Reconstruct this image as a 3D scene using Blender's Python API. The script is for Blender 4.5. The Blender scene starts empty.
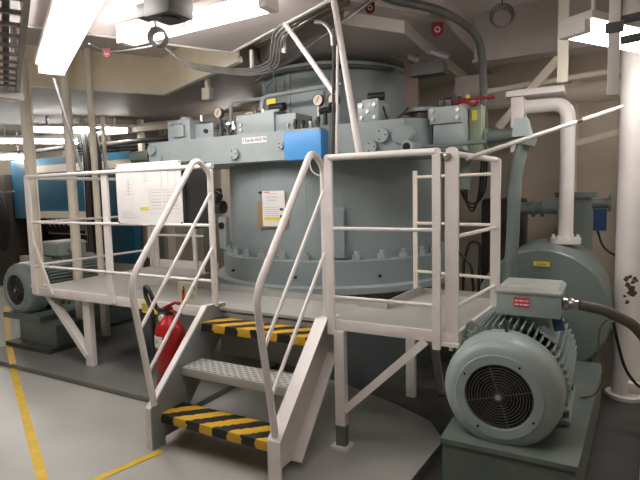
import bpy, bmesh, math, random
from mathutils import Vector, Matrix
random.seed(7)
SC = bpy.context.scene
COL = SC.collection
V = Vector
PI = math.pi

# ------------------------------------------------------------------ materials
def mat(name, col, rough=.5, metal=0., var=.06, scale=6., bump=0., bscale=60., emit=None, estr=0., spots=None):
    m = bpy.data.materials.new(name); m.use_nodes = True
    nt = m.node_tree; b = nt.nodes['Principled BSDF']
    b.inputs['Roughness'].default_value = rough
    b.inputs['Metallic'].default_value = metal
    b.inputs['Base Color'].default_value = (*col, 1)
    if emit:
        b.inputs['Emission Color'].default_value = (*emit, 1)
        b.inputs['Emission Strength'].default_value = estr
        return m
    tc = nt.nodes.new('ShaderNodeTexCoord')
    if var:
        n = nt.nodes.new('ShaderNodeTexNoise'); n.inputs['Scale'].default_value = scale
        n.inputs['Detail'].default_value = 5
        nt.links.new(tc.outputs['Object'], n.inputs['Vector'])
        r = nt.nodes.new('ShaderNodeValToRGB')
        r.color_ramp.elements[0].position = .3; r.color_ramp.elements[1].position = .7
        r.color_ramp.elements[0].color = (*[c*(1-var*2) for c in col], 1)
        r.color_ramp.elements[1].color = (*[min(1, c*(1+var)) for c in col], 1)
        nt.links.new(n.outputs['Fac'], r.inputs['Fac'])
        out = r.outputs['Color']
        if spots:
            n2 = nt.nodes.new('ShaderNodeTexNoise'); n2.inputs['Scale'].default_value = spots[1]; n2.inputs['Detail'].default_value = 6
            nt.links.new(tc.outputs['Object'], n2.inputs['Vector'])
            r2 = nt.nodes.new('ShaderNodeValToRGB')
            r2.color_ramp.elements[0].position = spots[2]; r2.color_ramp.elements[1].position = spots[2]+.03
            nt.links.new(n2.outputs['Fac'], r2.inputs['Fac'])
            mx = nt.nodes.new('ShaderNodeMix'); mx.data_type = 'RGBA'
            nt.links.new(r2.outputs['Color'], mx.inputs[0]); nt.links.new(out, mx.inputs[6])
            mx.inputs[7].default_value = (*spots[0], 1)
            out = mx.outputs[2]
        nt.links.new(out, b.inputs['Base Color'])
    if bump:
        n3 = nt.nodes.new('ShaderNodeTexNoise'); n3.inputs['Scale'].default_value = bscale
        nt.links.new(tc.outputs['Object'], n3.inputs['Vector'])
        bp = nt.nodes.new('ShaderNodeBump'); bp.inputs['Strength'].default_value = bump; bp.inputs['Distance'].default_value = .004
        nt.links.new(n3.outputs['Fac'], bp.inputs['Height']); nt.links.new(bp.outputs['Normal'], b.inputs['Normal'])
    return m

def stripes(name, c1, c2, vec, period, edge=.0):
    m = mat(name, c1, .55, var=0); nt = m.node_tree; b = nt.nodes['Principled BSDF']
    tc = nt.nodes.new('ShaderNodeTexCoord')
    d = nt.nodes.new('ShaderNodeVectorMath'); d.operation = 'DOT_PRODUCT'; d.inputs[1].default_value = vec
    nt.links.new(tc.outputs['Object'], d.inputs[0])
    src = d.outputs['Value']
    if edge:
        w = nt.nodes.new('ShaderNodeTexNoise'); w.inputs['Scale'].default_value = 34
        nt.links.new(tc.outputs['Object'], w.inputs['Vector'])
        mm = nt.nodes.new('ShaderNodeMath'); mm.operation = 'MULTIPLY_ADD'; mm.inputs[1].default_value = edge
        nt.links.new(w.outputs['Fac'], mm.inputs[0]); nt.links.new(src, mm.inputs[2]); src = mm.outputs[0]
    dv = nt.nodes.new('ShaderNodeMath'); dv.operation = 'DIVIDE'; dv.inputs[1].default_value = period
    nt.links.new(src, dv.inputs[0])
    fr = nt.nodes.new('ShaderNodeMath'); fr.operation = 'FRACT'; nt.links.new(dv.outputs[0], fr.inputs[0])
    gt = nt.nodes.new('ShaderNodeMath'); gt.operation = 'GREATER_THAN'; gt.inputs[1].default_value = .5
    nt.links.new(fr.outputs[0], gt.inputs[0])
    mx = nt.nodes.new('ShaderNodeMix'); mx.data_type = 'RGBA'
    nt.links.new(gt.outputs[0], mx.inputs[0]); mx.inputs[6].default_value = (*c1, 1); mx.inputs[7].default_value = (*c2, 1)
    nt.links.new(mx.outputs[2], b.inputs['Base Color'])
    return m

def studs(name, col, dark, scale):
    m = mat(name, col, .45, var=0); nt = m.node_tree; b = nt.nodes['Principled BSDF']
    tc = nt.nodes.new('ShaderNodeTexCoord')
    mp = nt.nodes.new('ShaderNodeMapping'); mp.inputs['Rotation'].default_value = (0, 0, PI/4)
    nt.links.new(tc.outputs['Object'], mp.inputs['Vector'])
    v = nt.nodes.new('ShaderNodeTexVoronoi'); v.voronoi_dimensions = '2D'; v.inputs['Scale'].default_value = scale; v.inputs['Randomness'].default_value = 0
    nt.links.new(mp.outputs['Vector'], v.inputs['Vector'])
    r = nt.nodes.new('ShaderNodeValToRGB'); r.color_ramp.elements[0].position = .28; r.color_ramp.elements[1].position = .42
    r.color_ramp.elements[0].color = (*dark, 1); r.color_ramp.elements[1].color = (*col, 1)
    nt.links.new(v.outputs['Distance'], r.inputs['Fac']); nt.links.new(r.outputs['Color'], b.inputs['Base Color'])
    bp = nt.nodes.new('ShaderNodeBump'); bp.inputs['Strength'].default_value = .6; bp.inputs['Distance'].default_value = .006
    nt.links.new(v.outputs['Distance'], bp.inputs['Height']); nt.links.new(bp.outputs['Normal'], b.inputs['Normal'])
    return m

LAMP = (1.0, .955, .92)
M = dict(
    floor=mat('floor_paint', (.42, .415, .385), .32, var=.07, scale=1.6, bump=.05, bscale=9),
    darkfloor=mat('dark_floor_paint', (.075, .07, .065), .5, var=.2, scale=3),
    plinth=mat('plinth_paint', (.16, .16, .15), .35, var=.08, scale=2),
    yellow=mat('yellow_marking_paint', (.72, .47, .03), .45, var=.08, scale=9),
    ceiling=mat('ceiling_paint', (.62, .545, .525), .45, var=.03, scale=1.2),
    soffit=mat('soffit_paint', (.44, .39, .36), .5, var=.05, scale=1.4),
    wall=mat('wall_paint', (.60, .53, .44), .55, var=.05, scale=1.1),
    recess=mat('recess_paint', (.84, .74, .56), .5, var=.03),
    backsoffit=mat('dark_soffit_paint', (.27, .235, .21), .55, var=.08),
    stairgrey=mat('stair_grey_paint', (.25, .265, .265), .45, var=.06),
    cream=mat('cream_paint', (.82, .75, .63), .45, var=.04, scale=3),
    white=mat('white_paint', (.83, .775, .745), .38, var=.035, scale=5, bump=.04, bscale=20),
    rustywhite=mat('chipped_white_paint', (.80, .745, .70), .4, var=.04, scale=4, spots=((.05, .03, .02), 5.5, .63)),
    deck=mat('deck_paint', (.43, .425, .40), .4, var=.06, scale=4),
    deckgrip=mat('deck_plate', (.55, .53, .49), .45, var=.06, scale=6, bump=.2, bscale=70),
    machine=mat('machine_paint', (.285, .335, .342), .34, var=.045, scale=3),
    machine2=mat('machine_paint_pale', (.35, .40, .405), .34, var=.05, scale=5),
    motor=mat('motor_paint', (.34, .405, .39), .4, var=.06, scale=6),
    base=mat('base_paint', (.165, .20, .18), .42, var=.1, scale=4),
    lid=mat('lid_paint', (.40, .42, .39), .5, var=.1, scale=9),
    tank=mat('tank_paint', (.175, .215, .205), .36, var=.05, scale=3),
    foundation=mat('foundation_paint', (.12, .14, .14), .5, var=.1, scale=3),
    black=mat('black_rubber', (.012, .012, .012), .5, var=0),
    hole=mat('dark_interior', (.006, .006, .006), .8, var=0),
    cable=mat('grey_cable', (.10, .095, .09), .5, var=.1, scale=20),
    conduit=mat('conduit_metal', (.34, .32, .32), .35, metal=.5, var=.1, scale=12),
    steel=mat('bare_steel', (.55, .53, .50), .28, metal=.9, var=.06),
    brown=mat('rusty_brown', (.075, .06, .05), .7, var=.2, scale=14),
    blue=mat('switchboard_blue', (.018, .115, .19), .4, var=.05, scale=3),
    boxblue=mat('bright_blue_paint', (.075, .30, .66), .4, var=.03),
    motorblue=mat('dark_blue_paint', (.01, .06, .16), .4, var=0),
    red=mat('red_paint', (.40, .012, .014), .25, var=.05),
    redtag=mat('red_tag', (.24, .02, .025), .5, var=0),
    signred=mat('sign_red', (.70, .06, .06), .5, var=0),
    paper=mat('white_paper', (.80, .78, .77), .6, var=.02),
    ink=mat('grey_ink', (.22, .22, .22), .7, var=0),
    faint=mat('faint_ink', (.52, .51, .50), .7, var=0),
    tan=mat('brown_envelope', (.36, .24, .11), .55, var=.06),
    glossyplastic=mat('cover_plastic', (.58, .50, .42), .3, var=.02),
    stickeryellow=mat('yellow_sticker', (.80, .66, .04), .5, var=0),
    signgreen=mat('pale_green_sign', (.55, .58, .42), .5, var=0),
    dial=mat('gauge_dial', (.70, .60, .46), .4, var=0),
    fixture=mat('lamp_housing_paint', (.74, .70, .66), .4, var=.02),
    glow=mat('lamp_diffuser', (.9, .88, .84), .4, emit=LAMP, estr=15.5),
    darkcab=mat('dark_cabinet_paint', (.045, .035, .03), .5, var=.1),
    green=mat('yellow_green_paint', (.27, .31, .21), .45, var=.08),
    hazard=stripes('hazard_tread', (.64, .375, .02), (.012, .012, .012), (1, -1.05, 0), .205, .05),
    treadgrip=studs('non_skid_tread', (.50, .50, .48), (.24, .24, .23), 26),
    grating=stripes('deck_grating', (.56, .545, .505), (.36, .35, .32), (1, .0, 0), .035),
    boardside=mat('board_side', (.055, .055, .055), .5, var=.05),
)

# ------------------------------------------------------------------ builders
class B:
    def __init__(s): s.bm = bmesh.new()
    def add(s, vs, fs):
        v = [s.bm.verts.new(p) for p in vs]
        for f in fs:
            try: s.bm.faces.new([v[i] for i in f])
            except ValueError: pass
        return s
    def hexa(s, c):
        return s.add(c, [(3,2,1,0),(4,5,6,7),(0,1,5,4),(1,2,6,5),(2,3,7,6),(3,0,4,7)])
    def box(s, x0, x1, y0, y1, z0, z1, bev=0.):
        t = bmesh.new()
        m = Matrix.Translation(((x0+x1)/2, (y0+y1)/2, (z0+z1)/2)) @ Matrix.Diagonal((abs(x1-x0), abs(y1-y0), abs(z1-z0), 1))
        bmesh.ops.create_cube(t, size=1, matrix=m)
        if bev: bmesh.ops.bevel(t, geom=t.edges[:], offset=bev, segments=2, affect='EDGES', profile=.6)
        return s.merge(t)
    def merge(s, t, mx=None):
        if mx: bmesh.ops.transform(t, matrix=mx, verts=t.verts)
        me = bpy.data.meshes.new('tmp'); t.to_mesh(me); t.free(); s.bm.from_mesh(me); bpy.data.meshes.remove(me); return s
    def bar(s, p, q, w, h, up=(0, 0, 1), bev=0.):
        p, q = V(p), V(q); d = (q-p).normalized(); u = V(up)
        if abs(d.dot(u)) > .98: u = V((0, 1, 0))
        a = d.cross(u).normalized(); u = a.cross(d).normalized()
        if bev:
            t = bmesh.new(); L = (q-p).length
            bmesh.ops.create_cube(t, size=1, matrix=Matrix.Diagonal((w, L, h, 1)))
            bmesh.ops.bevel(t, geom=t.edges[:], offset=bev, segments=2, affect='EDGES')
            mx = Matrix((a, d, u)).transposed().to_4x4(); mx.translation = (p+q)/2
            return s.merge(t, mx)
        c = []
        for e in (p, q):
            c += [e-a*w/2-u*h/2, e+a*w/2-u*h/2, e+a*w/2+u*h/2, e-a*w/2+u*h/2]
        return s.hexa(c)
    def cyl(s, p, q, r, r2=None, n=20):
        p, q = V(p), V(q); return s.lathe([(0, 0), (r, 0), (r if r2 is None else r2, (q-p).length), (0, (q-p).length)], p, q-p, n)
    def lathe(s, prof, o=(0, 0, 0), ax=(0, 0, 1), n=32):
        o, ax = V(o), V(ax).normalized()
        u = V((1, 0, 0)) if abs(ax.x) < .9 else V((0, 1, 0))
        a = ax.cross(u).normalized(); b = ax.cross(a).normalized()
        rings = []
        for r, h in prof:
            if r < 1e-6: rings.append([s.bm.verts.new(o+ax*h)])
            else: rings.append([s.bm.verts.new(o+ax*h+(a*math.cos(2*PI*k/n)+b*math.sin(2*PI*k/n))*r) for k in range(n)])
        for A, C in zip(rings, rings[1:]):
            for k in range(n):
                j = (k+1) % n
                if len(A) == 1 and len(C) == 1: continue
                if len(A) == 1: f = (A[0], C[j], C[k])
                elif len(C) == 1: f = (A[k], A[j], C[0])
                else: f = (A[k], A[j], C[j], C[k])
                try: s.bm.faces.new(f)
                except ValueError: pass
        return s
    def tube(s, pts, r, n=10, closed=False):
        pts = [V(p) for p in pts]; N = len(pts); rings = []
        a = None
        for i, p in enumerate(pts):
            if closed: d = (pts[(i+1) % N]-pts[i-1])
            else: d = pts[min(i+1, N-1)]-pts[max(i-1, 0)]
            d.normalize()
            if a is None:
                u = V((0, 0, 1)) if abs(d.z) < .9 else V((1, 0, 0)); a = d.cross(u).normalized()
            a = (a-d*a.dot(d)).normalized(); b = d.cross(a)
            rings.append([s.bm.verts.new(p+(a*math.cos(2*PI*k/n)+b*math.sin(2*PI*k/n))*r) for k in range(n)])
        prs = list(zip(rings, rings[1:])) + ([(rings[-1], rings[0])] if closed else [])
        for A, C in prs:
            for k in range(n): s.bm.faces.new((A[k], A[(k+1) % n], C[(k+1) % n], C[k]))
        if not closed:
            s.bm.faces.new(rings[0][::-1]); s.bm.faces.new(rings[-1])
        return s
    def torus(s, c, ax, R, r, n=32, m=8):
        c, ax = V(c), V(ax).normalized(); u = V((1, 0, 0)) if abs(ax.x) < .9 else V((0, 1, 0))
        a = ax.cross(u).normalized(); b = ax.cross(a)
        return s.tube([c+(a*math.cos(2*PI*k/n)+b*math.sin(2*PI*k/n))*R for k in range(n)], r, m, True)
    def prism(s, poly, z0, z1):
        n = len(poly)
        return s.add([(x, y, z0) for x, y in poly]+[(x, y, z1) for x, y in poly],
                     [tuple(range(n))[::-1], tuple(range(n, 2*n))]+[(i, (i+1) % n, n+(i+1) % n, n+i) for i in range(n)])
    def prismx(s, poly, x0, x1):      # poly of (y, z)
        n = len(poly)
        return s.add([(x0, y, z) for y, z in poly]+[(x1, y, z) for y, z in poly],
                     [tuple(range(n)), tuple(range(n, 2*n))[::-1]]+[(i, n+i, n+(i+1) % n, (i+1) % n) for i in range(n)])
    def ball(s, c, r, sc=(1, 1, 1), n=16):
        t = bmesh.new(); bmesh.ops.create_uvsphere(t, u_segments=n, v_segments=n//2+2, radius=r)
        return s.merge(t, Matrix.Translation(c) @ Matrix.Diagonal((*sc, 1)))
    def hexnut(s, p, q, r): return s.cyl(p, q, r, n=6)

def fil(pts, rad, n=6):
    pts = [V(p) for p in pts]; out = [pts[0]]
    for a, b, c in zip(pts, pts[1:], pts[2:]):
        d1 = (a-b); d2 = (c-b); r = min(rad, d1.length*.45, d2.length*.45)
        p, q = b+d1.normalized()*r, b+d2.normalized()*r
        for k in range(n+1):
            t = k/n; out.append(p*(1-t)**2+b*2*t*(1-t)+q*t*t)
    return out+[pts[-1]]

def smooth_path(pts, n=8):
    pts = [V(p) for p in pts]; P = [pts[0]*2-pts[1]]+pts+[pts[-1]*2-pts[-2]]; out = []
    for i in range(1, len(P)-2):
        a, b, c, d = P[i-1:i+3]
        for k in range(n):
            t = k/n
            out.append(.5*((2*b)+(c-a)*t+(2*a-5*b+4*c-d)*t*t+(3*b-a-3*c+d)*t**3))
    return out+[pts[-1]]

ORG = {}
def finish(name, bd, m, origin, parent=None, sm=True):
    bm = bd.bm
    bmesh.ops.recalc_face_normals(bm, faces=bm.faces)
    if sm:
        for f in bm.faces: f.smooth = True
        for e in bm.edges:
            e.smooth = len(e.link_faces) == 2 and e.calc_face_angle(0) < .62
    bmesh.ops.translate(bm, verts=bm.verts, vec=-V(origin))
    me = bpy.data.meshes.new(name); bm.to_mesh(me); bm.free()
    me.materials.append(M[m] if isinstance(m, str) else m)
    o = bpy.data.objects.new(name, me); COL.objects.link(o)
    if parent: o.parent = parent
    return o

def bbase(bd):
    xs = [v.co for v in bd.bm.verts]
    return V(((min(c.x for c in xs)+max(c.x for c in xs))/2, (min(c.y for c in xs)+max(c.y for c in xs))/2, min(c.z for c in xs)))

def props(o, label, cat, group=None):
    o['label'] = label; o['category'] = cat
    if group: o['group'] = group

def thing(name, label, cat, loc=(0, 0, 0), group=None, rotz=0.):
    o = bpy.data.objects.new(name, None); COL.objects.link(o); o.empty_display_size = .1
    o.location = loc; o.rotation_euler = (0, 0, rotz); props(o, label, cat, group)
    ORG[o.name] = V((0, 0, 0)) if rotz else V(loc)       # rotated things are modelled in their own axes
    return o

def part(name, bd, m, parent, sub=None, label=None):
    """world-coordinate builder -> child mesh of parent (or of the part sub)"""
    o = finish(name, bd, m, ORG[parent.name], sub or parent)
    if label: o['label'] = label
    return o

def single(name, bd, m, label, cat, group=None):
    c = bbase(bd); o = finish(name, bd, m, c); o.location = c; props(o, label, cat, group); return o

def struct(name, bd, m):
    c = bbase(bd); o = finish(name, bd, m, c); o.location = c; o['kind'] = 'structure'; return o

def dup(root, loc, label=None, group=None, rotz=None):
    r = root.copy(); COL.objects.link(r); r.location = loc
    if rotz is not None: r.rotation_euler = (0, 0, rotz)
    if label: r['label'] = label
    if group: r['group'] = group
    for ch in list(root.children):
        c = ch.copy(); COL.objects.link(c); c.parent = r
        for g in list(ch.children):
            d = g.copy(); COL.objects.link(d); d.parent = c
    ORG[r.name] = V(loc)
    return r

def text(s, size, m, parent, sub, pos, rx=PI/2, rz=0., ry=0.):
    cu = bpy.data.curves.new('lettering', 'FONT'); cu.body = s; cu.size = size; cu.align_x = 'CENTER'; cu.align_y = 'CENTER'; cu.extrude = .0006
    cu.materials.append(M[m]); o = bpy.data.objects.new('lettering', cu); COL.objects.link(o)
    bpy.context.view_layer.update(); me = bpy.data.meshes.new_from_object(o.evaluated_get(bpy.context.evaluated_depsgraph_get()))
    bpy.data.objects.remove(o); o = bpy.data.objects.new('lettering', me); COL.objects.link(o)
    o.parent = sub or parent; o.location = V(pos)-ORG[parent.name]; o.rotation_euler = (rx, ry, rz); return o

# ------------------------------------------------------------------ camera
CAMZ, FPX = 1.55, 510.
yaw, pit, rol = math.radians(29.2), math.radians(5.3), math.radians(1.3)
fw = V((-math.sin(yaw)*math.cos(pit), math.cos(yaw)*math.cos(pit), -math.sin(pit)))
r0 = V((math.cos(yaw), math.sin(yaw), 0)); u0 = r0.cross(fw)
rt = r0*math.cos(rol)-u0*math.sin(rol); up = r0*math.sin(rol)+u0*math.cos(rol)
cd = bpy.data.cameras.new('camera'); cam = bpy.data.objects.new('camera', cd); COL.objects.link(cam)
mw = Matrix((rt, up, -fw)).transposed().to_4x4(); mw.translation = (0, 0, CAMZ); cam.matrix_world = mw
cd.sensor_fit = 'HORIZONTAL'; cd.sensor_width = 36; cd.lens = FPX/640*36; cd.clip_start = .05
SC.camera = cam

# ------------------------------------------------------------------ setting
D, DR = .72, .785
XL, XR, YB, YF = -10.2, 2.3, 6.5, -2.6
struct('floor', B().prism([(XL, YF), (-.93, YF), (-.873, 2.5), (-.84, 3.02), (-.99, 3.24), (-1.30, 3.40), (-1.9, 3.62), (-5.4, 3.66), (-5.4, YB), (XL, YB)], -.25, 0), 'floor')
struct('floor_channel', B().box(XL, XR, YF, YB, -.3, -.07), 'darkfloor')
struct('floor_right', B().prism([(.17, YF), (XR, YF), (XR, YB), (.40, YB), (.27, 4.0), (.20, 3.1)], -.069, 0), 'floor')
struct('trim_plinth', B().box(-5.39, -2.56, 2.60, 5.2, 0.0005, .045, .012), 'plinth')
struct('wall_back', B().box(XL, XR, YB, YB+.1, -.3, 3.2), 'wall')
struct('wall_left', B().box(XL-.1, XL, YF, YB, -.3, 3.2), 'wall')
struct('wall_right', B().box(XR, XR+.1, YF, YB, -.3, 3.2), 'cream')
struct('wall_front', B().box(XL, XR, YF-.1, YF, -.3, 3.2), 'cream')
struct('ceiling', B().box(XL, XR, YF, YB, 3.1, 3.2), 'ceiling')
# ceiling soffit over the viewer with its white edge strip, and the lower soffit past the recess
struct('ceiling_soffit', B().prism([(-2.66, 3.37), (.62, 1.80), (.62, YF+.01), (-6.02, YF+.01)], 2.70, 3.099), 'ceiling')
e = B(); e.bar((-2.665, 3.385, 2.72), (.62, 1.815, 2.72), .02, .06); e.bar((-2.672, 3.385, 2.72), (-6.03, YF+.03, 2.72), .02, .06)
struct('trim_soffit_edge', e, 'white')
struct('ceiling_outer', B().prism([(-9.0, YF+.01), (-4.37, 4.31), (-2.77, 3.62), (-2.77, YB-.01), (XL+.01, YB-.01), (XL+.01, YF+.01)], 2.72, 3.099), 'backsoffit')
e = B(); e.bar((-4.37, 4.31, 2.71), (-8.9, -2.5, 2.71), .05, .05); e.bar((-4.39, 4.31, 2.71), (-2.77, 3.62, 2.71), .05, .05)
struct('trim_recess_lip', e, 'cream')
struct('wall_recess', B().bar((-4.362, 4.305, 2.915), (-8.9, -2.5, 2.915), .012, .36).bar((-4.36, 4.298, 2.915), (-2.77, 3.612, 2.915), .012, .36), 'recess')
struct('trim_step_glint', B().bar((-1.672, 3.42, 2.80), (-1.377, 3.864, 2.80), .006, .09).bar((-1.60, 3.37, 2.93), (-1.217, 3.982, 2.93), .006, .08), 'white')  # lamp glint along the step risers, put in as white-painted strips
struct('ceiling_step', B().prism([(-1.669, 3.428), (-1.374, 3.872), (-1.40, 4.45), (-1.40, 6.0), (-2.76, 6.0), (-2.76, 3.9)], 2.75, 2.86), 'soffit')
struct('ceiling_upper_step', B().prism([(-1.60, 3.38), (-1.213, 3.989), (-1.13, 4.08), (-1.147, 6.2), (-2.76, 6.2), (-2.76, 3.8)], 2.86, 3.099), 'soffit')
struct('trim_girder', B().box(-1.05, XR, 4.78, 4.86, 2.68, 3.099), 'soffit')
e = B(); e.box(-1.05, XR, 4.70, 4.94, 2.66, 2.68); struct('trim_girder_flange', e, 'soffit')
# wall stiffeners, deep beams in the dim back of the room
n = 0
for x in (-.95, -.35, .25, .85, 1.5):
    n += 1; struct('trim_%d' % n, B().box(x, x+.07, YB-.16, YB, 0, 2.7), 'cream')
for x in (-9.2, -7.9, -6.6, -5.3, -4.0, -2.9):
    n += 1; struct('trim_%d' % n, B().box(x, x+.09, YB-.18, YB, 0, 2.72), 'cream')
for y, z in ((5.9, 2.60),):
    n += 1; struct('trim_%d' % n, B().box(XL, -2.9, y, y+.09, z, 2.72), 'wall')

# painted floor lines
e = B(); dx = V((-.898, .44, 0)); nx = V((.44, .898, 0))*.042
def strip(bd, a, b, z, w):
    a, b = V((*a, z)), V((*b, z)); d = (b-a).normalized(); nn = V((-d.y, d.x, 0))*w/2
    bd.hexa([a-nn, a+nn, b+nn, b-nn]+[p+V((0, 0, .002)) for p in (a-nn, a+nn, b+nn, b-nn)])
strip(e, (-1.9, 1.20), (-4.72, 2.598), .0008, .055)
strip(e, (-4.72, 2.602), (-5.38, 2.94), .0455, .055); strip(e, (-5.4, 2.95), (-7.6, 4.16), .0008, .06)
single('floor_marking', e, 'yellow', 'long yellow painted line on the grey floor running past the left motor', 'floor marking')
e = B(); strip(e, (-2.75, .2), (-2.325, 2.12), .0012, .05)
single('floor_marking', e, 'yellow', 'short yellow painted line on the floor leading to the foot of the stairs', 'floor marking')

# ------------------------------------------------------------------ access platform
pl = thing('access_platform', 'white and grey raised steel platform wrapped around the big grey cylinder', 'platform', (-2.75, 3.2, 0))
part('deck', B().prism([(-3.66, 2.86), (-2.40, 2.86), (-2.40, 3.42), (-3.66, 3.42)], D-.02, D), 'deck', pl)
part('deck', B().prism([(-2.399, 2.76), (-1.43, 2.76), (-1.43, 3.22), (-2.399, 3.22)], DR-.05, DR-.03), 'deck', pl)
part('deck', B().prism([(-1.429, 2.69), (-.685, 2.69), (-.625, 3.64), (-1.18, 3.64), (-1.215, 3.05), (-1.429, 3.07)], DR-.02, DR), 'deck', pl)
part('deck', B().prism([(-4.68, 2.86), (-3.661, 2.86), (-3.70, 4.3), (-4.68, 4.3)], D-.02, D), 'grating', pl)
part('front_beam', B().box(-1.445, -.685, 2.665, 2.689, DR-.06, DR+.003, .003), 'white', pl)
part('front_beam', B().box(-4.70, -2.47, 2.835, 2.859, D-.075, D+.003, .003), 'white', pl)
part('side_beam', B().bar((-.673, 2.67, DR-.03), (-.612, 3.64, DR-.03), .02, .07), 'white', pl)
part('side_beam', B().box(-4.702, -4.681, 2.86, 4.3, D-.09, D), 'white', pl)
part('rear_beam', B().box(-4.70, -3.70, 4.302, 4.32, D-.09, D+.09), 'white', pl)
part('toe_plate', B().box(-3.62, -2.40, 3.421, 3.433, D-.03, D+.05), 'deck', pl)
part('toe_plate', B().box(-2.399, -1.44, 3.221, 3.233, DR-.06, DR+.015), 'deck', pl)
part('toe_plate', B().bar((-1.435, 3.075, DR+.02), (-1.215, 3.055, DR+.02), .012, .075), 'deck', pl)
part('toe_plate', B().bar((-1.215, 3.065, DR+.02), (-1.18, 3.64, DR+.02), .012, .075), 'deck', pl)
part('toe_plate', B().bar((-1.18, 3.646, DR+.01), (-.63, 3.646, DR+.01), .012, .06), 'deck', pl)
for a, b in (((-1.365, 2.665, .14), (-1.365, 2.665, DR-.06)), ((-1.365, 2.665, .0), (-1.365, 2.665, .139)), ((-4.01, 2.90, .045), (-4.01, 2.90, D-.075)), ((-4.73, 3.62, .045), (-4.73, 3.62, D-.02))):
    part('leg' if b[2] > .2 else 'foot_sleeve', B().bar(a, b, .066 if a[0] > -2 else .095, .05, bev=.003), 'white' if b[2] > .2 else 'plinth', pl)
part('foot_plate', B().box(-1.42, -1.31, 2.61, 2.72, 0.0, .014), 'white', pl)
part('brace', B().bar((-1.34, 2.68, .24), (-.84, 2.69, DR-.06), .045, .07, up=(0, 1, 0)), 'white', pl)
part('brace', B().bar((-4.03, 2.90, .13), (-4.56, 2.90, D-.07), .05, .07, up=(0, 1, 0)), 'white', pl)
part('brace', B().bar((-1.10, 3.9, -.06), (-.95, 3.1, DR-.03), .05, .05), 'white', pl)
part('leg', B().bar((-1.30, 3.75, -.07), (-1.30, 3.75, DR-.02), .07, .05), 'white', pl)
# yellow warning label on the left edge beam
yl = B().box(-3.24, -3.07, 2.828, 2.8345, D-.10, D-.015); yl = part('warning_label', yl, 'stickeryellow', pl, label='yellow label')
e = B()
for k in range(3): e.box(-3.24, -3.09-.03*k, 2.826, 2.8285, D-.04-.02*k, D-.032-.02*k)
part('print_line', e, 'ink', pl, yl)

RZ = (1.752, 1.338, .93)
def flatpost(x, y, z0, z1, wx, wy):
    b = B()
    n = 10; r = wx/2
    poly = [(x-r, z0), (x+r, z0)]+[(x+r*math.cos(PI*k/n), z1-r+r*math.sin(PI*k/n)) for k in range(n+1)]
    b.add([(px, y-wy/2, pz) for px, pz in poly]+[(px, y+wy/2, pz) for px, pz in poly],
          [tuple(range(len(poly))), tuple(range(len(poly), 2*len(poly)))[::-1]]+[(i, len(poly)+i, len(poly)+(i+1) % len(poly), (i+1) % len(poly)) for i in range(len(poly))])
    return b
# right guardrail
g = thing('guardrail', 'white guardrail along the front edge of the platform right of the stairs', 'guardrail', (-1.1, 2.75, .6))
part('post', flatpost(-1.418, 2.655, .70, 1.772, .048, .018), 'white', g)
part('post', flatpost(-.775, 2.655, .69, 1.772, .044, .018), 'white', g)
for z, r in zip(RZ, (.019, .011, .011)): part('rail', B().cyl((-1.415, 2.657, z), (-.78, 2.657, z), r, n=12), 'white', g)
g = thing('guardrail', 'white guardrail on the right end of the platform beside the nearest motor', 'guardrail', (-.66, 3.1, .6))
part('post', flatpost(-.700, 2.68, .735, 1.772, .070, .02), 'white', g)
part('foot_bracket', B().box(-.75, -.655, 2.645, 2.72, .715, .734).box(-.71, -.69, 2.66, 2.70, .69, .715), 'white', g)
part('post', flatpost(-.612, 3.42, DR-.03, 1.75, .06, .02), 'white', g)
for z, r in zip((1.735, 1.30, .92), (.017, .012, .012)): part('rail', B().cyl((-.69, 2.69, z), (-.615, 3.42, z), r, n=12), 'white', g)
part('clamp', B().ball((-.722, 2.655, 1.725), .018), 'steel', g)
part('tie_rod', B().cyl((-.775, 2.65, 1.745), (-.70, 2.65, 1.735), .005, n=8), 'steel', g)
g = thing('guardrail', 'white guardrail behind the platform\'s right end beside the big grey cylinder', 'guardrail', (-.9, 3.5, .79))
part('post', B().box(-1.21, -1.18, 3.55, 3.57, DR+.01, 1.69), 'cream', g)
for z in (1.645, 1.315, .965): part('rail', B().cyl((-1.195, 3.56, z), (-.62, 3.44, z), .011, n=10), 'cream', g)
# left guardrails
g = thing('guardrail', 'white guardrail along the front edge of the platform left of the stairs', 'guardrail', (-3.6, 2.83, .6))
for x in (-4.655, -3.59): part('post', flatpost(x, 2.823, .665, 1.775, .07, .02), 'white', g)
for z, r in zip((1.755, 1.335, .93), (.018, .012, .012)): part('rail', B().cyl((-4.66, 2.825, z), (-2.42, 2.80, z), r, n=12), 'white', g)
part('brace', B().bar((-4.60, 2.81, 1.14), (-4.38, 2.81, .68), .035, .012, up=(0, 1, 0)), 'white', g)
g = thing('guardrail', 'white end guardrail on the far left of the platform beside the I-beam column', 'guardrail', (-4.8, 3.6, .675))
part('post', B().box(-4.68, -4.64, 4.24, 4.28, D, 1.77), 'white', g)
for z, r in zip((1.745, 1.335, .93), (.016, .012, .012)): part('rail', B().cyl((-4.66, 2.84, z), (-4.66, 4.26, z), r, n=12), 'white', g)
g = thing('guardrail', 'white rear guardrail behind the notice board on the left platform', 'guardrail', (-4.2, 4.3, .675))
for x in (-4.60, -4.0): part('post', B().box(x-.025, x+.025, 4.27, 4.295, D, 1.5), 'white', g)
for z in (1.49, 1.10): part('rail', B().cyl((-4.60, 4.283, z), (-3.72, 4.283, z), .014, n=10), 'white', g)

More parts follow.
